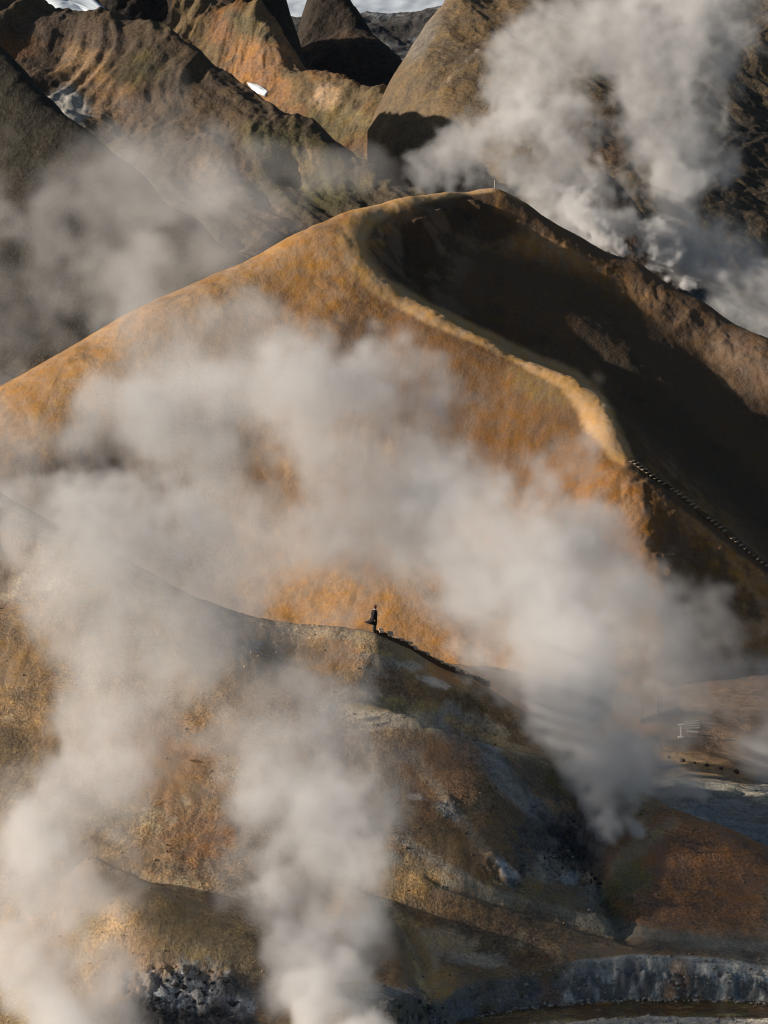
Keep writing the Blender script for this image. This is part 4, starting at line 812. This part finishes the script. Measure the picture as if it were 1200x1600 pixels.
def rubble(name, label, n, x0, x1, y0, y1, zf, smin, smax_, seed, mat, keep=None):
    """loose stones too small to count, one mesh"""
    r = np.random.default_rng(seed); bm = bmesh.new(); bmesh.ops.create_icosphere(bm, subdivisions=1, radius=0.5)
    tv = np.array([v.co for v in bm.verts]); tf = np.array([[v.index for v in f.verts] for f in bm.faces]); bm.free()
    x = r.uniform(x0, x1, n); y = r.uniform(y0, y1, n)
    dens = fbm2(x.astype(np.float32), y.astype(np.float32), 3.0, 3, seed)
    k = dens > r.uniform(-0.9, 0.7, n)
    if keep is not None: k &= keep(x, y)
    x, y = x[k], y[k]; m = len(x); z = zf(x, y)
    s = smin * (smax_ / smin)**(r.random(m)**3.0)
    a = r.uniform(0, 6.28, m); ca, sa = np.cos(a), np.sin(a)
    v = tv[None] * r.uniform(0.72, 1.25, (m, len(tv), 1)); v = v * np.stack([s * r.uniform(.8, 1.4, m), s, s * r.uniform(.5, .9, m)], -1)[:, None]
    v = np.stack([v[..., 0] * ca[:, None] - v[..., 1] * sa[:, None] + x[:, None], v[..., 0] * sa[:, None] + v[..., 1] * ca[:, None] + y[:, None], v[..., 2] + (z + s * 0.12)[:, None]], -1).reshape(-1, 3)
    f = (tf[None] + (np.arange(m) * len(tv))[:, None, None]).reshape(-1, 3)
    me = bpy.data.meshes.new(name); me.vertices.add(len(v)); me.vertices.foreach_set('co', v.astype(np.float32).ravel())
    me.loops.add(f.size); me.loops.foreach_set('vertex_index', f.ravel().astype(np.int32)); me.polygons.add(len(f)); me.polygons.foreach_set('loop_start', np.arange(0, f.size, 3, dtype=np.int32)); me.update(calc_edges=True)
    me.materials.append(mat); o = bpy.data.objects.new(name, me); link(o); return tag(o, label, kind='stuff')
rubble('gravel', 'loose brown stones and gravel strewn over the foreground slope', 8000, -26, 26, 118, 165, fg_z, 0.04, 0.22, 31, M_RUB, keep=lambda x, y: (np.abs(x) < y * 0.155) & (y > river_edge(x) + 1.5))
rubble('gravel', 'pale gravel on the river bed and along the near shore', 5000, 3, 22, 126, 136, fg_z, 0.06, 0.2, 33, M_PST, keep=lambda x, y: (y < river_edge(x) + 0.1) & ((y < river_edge(x) - 2.6) | (y > river_edge(x) - 0.7)))

def near_px(*spots):
    def f(x, y):
        px, py = proj(x, y, fg_z(x, y)); k = np.zeros(x.shape, bool)
        for cx, cy_, rx, ry in spots: k |= ((px - cx) / rx)**2 + ((py - cy_) / ry)**2 < 1
        return k
    return f
M_CR = plain_mat('pale crust rubble', (0.30, 0.285, 0.255), 0.9, 0.5, 4, 0.6, 0.2); M_BK = plain_mat('black vent rubble', (0.055, 0.055, 0.058), 0.8, 0.5, 4, 0.6, 0.3)
rubble('rubble', 'pale crusted rubble round the vent hollow and in the white scars', 14000, 0, 18, 136, 156, fg_z, 0.05, 0.27, 41, M_CR, keep=near_px((858, 1355, 40, 34), (795, 1364, 30, 22), (700, 1265, 24, 14), (890, 1375, 30, 16), (925, 1405, 20, 24)))
rubble('rubble', 'black rubble in the vent hollow and lower left vents', 26000, -16, 18, 120, 156, fg_z, 0.07, 0.45, 43, M_BK, keep=near_px((895, 1325, 52, 36), (880, 1298, 40, 16), (925, 1360, 24, 36), (300, 1565, 100, 45), (650, 1590, 60, 26)))
rubble('rubble', 'broken pale blocks crumbling from the grey river bank', 9000, 4, 22, 130, 140, fg_z, 0.05, 0.34, 45, M_CR, keep=lambda x, y: (y > river_edge(x) + 0.0) & (y < river_edge(x) + 1.9) & (np.random.default_rng(3).random(x.shape) < 0.45))

# ------------------------------------------------------------------ snow patches
def snow_patch(label, outline, zf, d0, d1, lift):
    """a lens of old snow lying on the slope under it"""
    c_ = np.mean(np.array(outline, float), 0); rows = []
    pts = []
    for k in range(len(outline)):
        a_, b_ = np.array(outline[k], float), np.array(outline[(k + 1) % len(outline)], float)
        for t_ in (0, 0.34, 0.67): pts.append(a_ + (b_ - a_) * t_)
    def on(px, py):
        for D in np.arange(d0, d1, 0.5):
            w_ = P(px, py, D)
            if w_[2] <= zf(w_[0], w_[1]): return Vector(w_)
        return Vector(P(px, py, d1))
    for t_ in (1.0, 0.8, 0.55, 0.3, 0.08):
        rows.append([on(*(c_ + (q - c_) * t_)) + Vector((0, -0.5, 0.25)) * lift * (0.3 + 1 - t_ * t_) for q in pts])
    o = MB().rings([[q + Vector((0, 2.0, -1.5)) for q in rows[0]]] + rows).build('snow_patch', M_SNOW, None, smooth=True); return tag(o, label, 'snow', 'old snow patches on the mountains')
snow_patch('narrow snow patch in the dark gully below the orange rock nose', [(368, 139), (392, 146), (414, 158), (430, 175), (408, 170), (386, 158)], mz(550), 770, 960, 1.0)
snow_patch('smallest snow patch, right beneath the orange rock nose', [(386, 129), (402, 132), (420, 143), (414, 150), (396, 142)], mz(550), 770, 960, 0.8)
snow_patch('wide bright snow patch at the top left behind the left mountain', [(20, -30), (40, 6), (80, 14), (120, 20), (178, 34), (165, 14), (140, -8), (110, -30)], mz(570), 960, 1200, 1.5)

#@@STEAM
# ------------------------------------------------------------------ steam
M_STEAM = bpy.data.materials.new('steam'); M_STEAM.use_nodes = True
nt = M_STEAM.node_tree; nt.nodes.clear()
mo = nt.nodes.new('ShaderNodeOutputMaterial'); pv = nt.nodes.new('ShaderNodeVolumePrincipled')
pv.inputs['Density'].default_value = 1.0; pv.inputs['Color'].default_value = (0.99, 0.99, 0.99, 1); pv.inputs['Anisotropy'].default_value = 0.0
nt.links.new(pv.outputs[0], mo.inputs['Volume'])

def lattice(n, lo, step, scale, r):
    """smooth random field on a regular grid: cubic B-spline through a random lattice of pitch `scale`"""
    mats = []
    ks = []
    for a in range(3):
        u = np.arange(n[a]) * step / scale + r.random(); k = int(u[-1]) + 4; ks.append(k)
        i = np.floor(u).astype(int); t = u - i; Mx = np.zeros((n[a], k), np.float32)
        w = [(1 - t)**3 / 6, (3 * t**3 - 6 * t**2 + 4) / 6, (-3 * t**3 + 3 * t**2 + 3 * t + 1) / 6, t**3 / 6]
        for q in range(4): Mx[np.arange(n[a]), i + q] = w[q]
        mats.append(Mx)
    L = r.standard_normal(ks).astype(np.float32)
    L = np.tensordot(mats[0], L, (1, 0)); L = np.tensordot(L, mats[1], (1, 1)).transpose(0, 2, 1); L = np.tensordot(L, mats[2], (2, 1))
    return L * 2.0
def octaves(n, lo, step, scale, k, r, gain=0.55, billow=False):
    s = 0; a = 1.0; t = 0
    for _ in range(k):
        if scale < step * 1.6: break
        q = lattice(n, lo, step, scale, r)
        if billow: q = 1.0 - 1.6 * np.abs(q)
        s = s + a * q; t += a * a; a *= gain; scale *= 0.5
    return s / math.sqrt(t)

def steam(name, label, paths, step, seed, soft=1.0, billow=0.5, group=None, warp=0.42, ydep=1.0, wisp=0.7, k=0.62, edge=0.42, root=0):
    """paths: lists of (px, py, D, radius in px, optical depth across): a plume along each; density on a grid in the place itself"""
    r = np.random.default_rng(seed)
    P_ = []
    for path in paths:
        P_.append([(P(a, b_, D), rp * D / F, tau * k) for a, b_, D, rp, tau in path])
    allp = np.array([c for q in P_ for c, _, _ in q]); allr = np.array([w for q in P_ for _, w, _ in q])
    lo = (allp - allr[:, None] * 1.5).min(0); hi = (allp + allr[:, None] * 1.5).max(0)
    n = tuple(int(math.ceil((hi[k] - lo[k]) / step)) + 1 for k in range(3)); hi = lo + (np.array(n) - 1) * step
    rm = float(np.median(allr))
    ax = [(lo[k] + np.arange(n[k]) * step).astype(np.float32) for k in range(3)]
    Xg = np.broadcast_to(ax[0][:, None, None], n); Yg = np.broadcast_to(ax[1][None, :, None], n); Zg = np.broadcast_to(ax[2][None, None, :], n)
    ws = np.clip(0.15 + (Zg - float(allp[:, 2].min())) / (root * rm), 0.15, 1.0) if root else 1.0    # calm at the vent, tumbling above
    Xw, Yw, Zw = [q + ws * warp * rm * octaves(n, lo, step, rm * 1.6, 5, r, 0.66) for q in (Xg, Yg, Zg)]
    rho = np.zeros(n, np.float32)
    det = billow * octaves(n, lo, step, rm * 0.9, 6, r, 0.78, True) + (1 - billow) * octaves(n, lo, step, rm * 1.2, 6, r, 0.78)
    for q in P_:
        best = np.full(n, 9.0, np.float32); sig = np.zeros(n, np.float32)
        for (p0, r0, t0), (p1, r1, t1) in zip(q[:-1], q[1:]):
            d = [float(c) for c in (p1 - p0)]; p0 = [float(c) for c in p0]; L2 = sum(c * c for c in d) + 1e-6; r0, r1, t0, t1 = float(r0), float(r1), float(t0), float(t1)
            m = max(r0, r1) * 1.7 + warp * rm * 1.6
            sl = tuple(slice(max(0, int((min(p0[k], p0[k] + d[k]) - m - lo[k]) / step)), min(n[k], int((max(p0[k], p0[k] + d[k]) + m - lo[k]) / step) + 2)) for k in range(3))
            ax_, ay_, az_ = Xw[sl] - p0[0], Yw[sl] - p0[1], Zw[sl] - p0[2]
            t = np.clip((ax_ * d[0] + ay_ * d[1] + az_ * d[2]) / L2, 0, 1)
            rr = r0 + (r1 - r0) * t
            dd = np.sqrt((ax_ - t * d[0])**2 + ((ay_ - t * d[1]) / ydep)**2 + (az_ - t * d[2])**2) / rr
            sg = (t0 + (t1 - t0) * t) / (rr * 1.15)
            bs = best[sl]; mk = dd < bs; bs[mk] = dd[mk]; ss = sig[sl]; ss[mk] = sg[mk]
        g_ = np.exp(-(1.55 / soft) * np.minimum(best, 3.0)**2)
        dens = sstep(0.04, edge, g_ + wisp * det * np.sqrt(g_ + 0.02) - 0.2) * np.clip(1.0 + 0.8 * det, 0.08, 3.0)
        dens[best > 1.65] = 0
        rho = rho + dens * sig
    e = np.ones(n, np.float32)
    for k in range(3):
        w_ = np.minimum(np.arange(n[k]), np.arange(n[k])[::-1]) / 4.0; w_ = np.clip(w_, 0, 1).astype(np.float32)
        rho = rho * w_.reshape([-1 if a == k else 1 for a in range(3)])
    dm = bpy.data.meshes.new('density'); dm.vertices.add(rho.size); at = dm.attributes.new('d', 'FLOAT', 'POINT'); at.data.foreach_set('value', np.ascontiguousarray(rho, np.float32).ravel())
    do = bpy.data.objects.new('density', dm)
    g = bpy.data.node_groups.new('steam', 'GeometryNodeTree')
    g.interface.new_socket('Geometry', in_out='INPUT', socket_type='NodeSocketGeometry'); g.interface.new_socket('Geometry', in_out='OUTPUT', socket_type='NodeSocketGeometry')
    N, L = g.nodes, g.links
    out = N.new('NodeGroupOutput'); vc = N.new('GeometryNodeVolumeCube'); vc.inputs['Min'].default_value = lo; vc.inputs['Max'].default_value = hi
    for k, a in enumerate('XYZ'): vc.inputs['Resolution ' + a].default_value = n[k]
    oi = N.new('GeometryNodeObjectInfo'); oi.inputs['Object'].default_value = do
    si = N.new('GeometryNodeSampleIndex'); si.data_type = 'FLOAT'; si.domain = 'POINT'
    na = N.new('GeometryNodeInputNamedAttribute'); na.data_type = 'FLOAT'; na.inputs['Name'].default_value = 'd'
    L.new(oi.outputs['Geometry'], si.inputs['Geometry']); L.new(na.outputs['Attribute'], si.inputs['Value'])
    ps = N.new('GeometryNodeInputPosition')
    def vm(op, a, c):
        q = N.new('ShaderNodeVectorMath'); q.operation = op; L.new(a, q.inputs[0]); q.inputs[1].default_value = c; return q.outputs[0]
    v = vm('ADD', vm('MULTIPLY', vm('SUBTRACT', ps.outputs[0], tuple(lo)), (1 / step,) * 3), (0.5,) * 3)
    fl = N.new('ShaderNodeVectorMath'); fl.operation = 'FLOOR'; L.new(v, fl.inputs[0]); sx = N.new('ShaderNodeSeparateXYZ'); L.new(fl.outputs[0], sx.inputs[0])
    def im(op, a, c):
        q = N.new('FunctionNodeIntegerMath'); q.operation = op; L.new(a, q.inputs[0])
        if hasattr(c, 'node'): L.new(c, q.inputs[1])
        else: q.inputs[1].default_value = c
        return q.outputs[0]
    L.new(im('ADD', im('MULTIPLY', im('ADD', im('MULTIPLY', sx.outputs[0], n[1]), sx.outputs[1]), n[2]), sx.outputs[2]), si.inputs['Index'])
    L.new(si.outputs[0], vc.inputs['Density'])
    sm = N.new('GeometryNodeSetMaterial'); sm.inputs['Material'].default_value = M_STEAM; L.new(vc.outputs[0], sm.inputs[0]); L.new(sm.outputs[0], out.inputs[0])
    vd = bpy.data.volumes.new(name); vd.materials.append(M_STEAM); o = bpy.data.objects.new(name, vd); link(o)
    o.modifiers.new('density', 'NODES').node_group = g

    return tag(o, label, 'steam', group)

GRP = 'steam plumes over the hot ground'
# the two plumes in front, left
steam('steam_plume', 'tall white steam plume rising at the far left from the vents in the lower corner',
      [[(130, 1660, 119, 85, 4.0), (125, 1540, 122.5, 92, 3.4), (110, 1420, 127.5, 92, 2.6), (120, 1300, 133, 95, 2.2), (135, 1190, 137, 100, 1.6), (160, 1070, 141, 125, 1.5), (165, 950, 145, 150, 2.2), (120, 860, 148, 135, 2.8), (140, 790, 150, 95, 1.6)],
       [(40, 1330, 131, 70, 0.5), (60, 1250, 133, 90, 0.5), (220, 1180, 138, 90, 0.45), (260, 1060, 143, 100, 0.7), (300, 940, 149, 110, 1.4), (240, 870, 151, 100, 1.4)]], 0.21, 11, billow=0.4, group=GRP, soft=1.1, k=0.27)
steam('steam_plume', 'white steam plume leaning left beneath the walker, second from the left',
      [[(480, 1660, 118, 72, 4.0), (470, 1550, 121.5, 74, 3.6), (490, 1450, 127, 86, 3.0), (505, 1350, 133, 104, 2.7), (480, 1260, 138, 132, 2.2), (440, 1180, 143, 140, 1.7), (410, 1100, 148, 120, 1.3), (385, 1020, 152, 95, 1.1), (345, 950, 155, 60, 0.9)],
       [(480, 1290, 137, 100, 0.9), (560, 1250, 139, 85, 0.7), (590, 1180, 142, 60, 0.4)]], 0.21, 12, billow=0.4, group=GRP, soft=1.1, k=0.31)
# vents on the right
steam('steam_plume', 'bright steam plume rising from the dark vent beside the reddish mound',
      [[(957, 1322, 148.0, 32, 4.6), (960, 1270, 149.4, 46, 3.8), (955, 1200, 151.6, 64, 2.6), (905, 1120, 155, 85, 2.0), (860, 1050, 160, 105, 1.9), (825, 960, 168, 125, 1.5), (770, 870, 176, 130, 1.1), (690, 800, 184, 110, 0.6)],
       [(998, 1306, 149.0, 16, 3.4), (1000, 1250, 150.6, 34, 1.6), (975, 1180, 153, 55, 0.8)]], 0.2, 13, billow=0.4, group=GRP, k=0.44, root=2.5)
steam('steam_plume', 'steam drifting up from the pale clay flats behind the reddish mound',
      [[(1080, 1262, 172, 26, 1.8), (1040, 1220, 173, 48, 1.6), (990, 1160, 175, 65, 1.3), (950, 1090, 178, 90, 1.1), (930, 1000, 182, 100, 0.9)]], 0.25, 14, billow=0.4, group=GRP)
steam('steam_plume', 'grey steam at the right edge beside the knoll with the walkway',
      [[(1260, 1230, 200, 80, 1.2), (1190, 1150, 203, 95, 1.3), (1130, 1060, 207, 100, 1.1), (1080, 1000, 211, 95, 0.9), (1000, 960, 215, 90, 0.8)], [(1200, 1130, 203, 80, 0.8), (1260, 1050, 203, 80, 1.1)], [(1060, 1190, 200, 50, 0.4), (1010, 1110, 203, 70, 0.6), (1020, 1030, 206, 80, 0.5)]], 0.3, 15, billow=0.4, group=GRP, k=0.5)
# the broad cloud in front of the ochre hill
steam('steam_cloud', 'broad steam cloud hanging in front of the ochre hill above the walker',
      [[(920, 960, 185, 95, 1.2), (870, 880, 190, 115, 1.8), (790, 815, 196, 145, 1.5), (690, 770, 200, 170, 1.5), (580, 715, 205, 155, 1.7), (460, 700, 208, 140, 1.6), (350, 680, 211, 110, 0.8)],
       [(930, 1030, 188, 110, 0.8), (830, 930, 192, 150, 1.3), (740, 850, 196, 160, 1.4), (640, 790, 200, 140, 0.9)],
       [(860, 700, 196, 75, 1.1), (750, 680, 200, 90, 0.9), (610, 630, 204, 85, 1.2), (500, 620, 208, 75, 0.8)],
       [(800, 920, 190, 140, 1.3), (740, 1000, 186, 90, 0.7)],
       [(480, 780, 206, 130, 0.8), (380, 850, 200, 130, 0.9), (400, 930, 196, 100, 0.9), (480, 940, 194, 50, 0.4)]], 0.36, 16, billow=0.3, soft=1.15, k=0.44, warp=0.5)
steam('steam_cloud', 'steam bank drifting across the left shoulder of the ochre hill',
      [[(-60, 760, 188, 85, 1.4), (60, 740, 188, 85, 1.3), (170, 720, 190, 85, 1.1), (280, 670, 193, 95, 0.9), (350, 590, 198, 90, 0.6)],
       [(180, 600, 223, 75, 0.35), (270, 520, 226, 90, 0.5), (360, 480, 230, 80, 0.4), (450, 500, 233, 65, 0.3)], [(560, 580, 230, 50, 0.3), (480, 600, 228, 80, 0.5)]], 0.42, 17, billow=0.3, soft=1.25, k=0.5, warp=0.5)
# behind the hill
steam('steam_cloud', 'thin grey steam spread over the left mountain flank',
      [[(-40, 560, 420, 100, 0.9), (60, 450, 422, 120, 1.0), (140, 380, 425, 120, 0.9), (230, 290, 430, 110, 1.0), (290, 220, 434, 85, 0.7), (230, 140, 438, 60, 0.2)],
       [(330, 420, 425, 110, 0.6), (360, 320, 430, 95, 0.7), (390, 250, 435, 60, 0.3)], [(-30, 420, 420, 70, 1.3), (0, 330, 422, 60, 1.0), (20, 250, 425, 50, 0.3)], [(120, 540, 418, 110, 0.7), (270, 470, 418, 100, 0.6)], [(470, 260, 445, 60, 0.25), (600, 260, 448, 50, 0.25)]], 0.75, 18, billow=0.35, soft=1.25, k=0.3, warp=0.5)
steam('steam_plume', 'billowing white steam column rising left behind the summit rim',
      [[(950, 370, 502, 30, 2.6), (915, 330, 506, 46, 2.6), (885, 280, 510, 62, 2.2), (860, 220, 516, 78, 1.8), (835, 155, 522, 84, 1.3), (870, 85, 530, 84, 0.9), (960, 30, 537, 84, 0.8)],
       [(800, 240, 514, 70, 1.1), (740, 240, 517, 60, 1.0), (665, 270, 518, 48, 1.0)]], 0.45, 19, billow=0.65, group=GRP, warp=0.42, k=0.55)
steam('steam_plume', 'billowing white steam column farthest right behind the dark rim',
      [[(1050, 400, 504, 40, 2.6), (1040, 335, 508, 66, 2.1), (1045, 255, 514, 84, 1.9), (1060, 170, 520, 92, 1.5), (1085, 80, 528, 100, 1.6), (1100, 0, 536, 95, 1.3)],
       [(1190, 480, 502, 70, 1.2), (1130, 430, 506, 65, 1.0), (1105, 350, 510, 60, 0.6)], [(1080, 70, 530, 80, 0.9), (980, 80, 532, 70, 0.7), (890, 90, 535, 55, 0.4)]], 0.45, 20, billow=0.65, group=GRP, warp=0.42, k=0.55)
steam('steam_plume', 'small dense steam puff bursting just above the rim, left one of two',
      [[(990, 394, 497, 9, 4.0), (972, 384, 497, 16, 4.0), (950, 366, 498, 22, 3.6), (925, 348, 499, 30, 3.0), (905, 320, 500, 36, 1.8)]], 0.22, 21, billow=0.8, group=GRP, warp=0.5, k=0.5, edge=0.5)
steam('steam_plume', 'small dense steam puff bursting just above the rim, right one of two',
      [[(1082, 440, 497, 9, 4.0), (1064, 422, 497, 22, 4.0), (1046, 402, 498, 28, 3.2), (1036, 374, 499, 34, 1.8)]], 0.22, 22, billow=0.8, group=GRP, warp=0.5, k=0.5, edge=0.5)
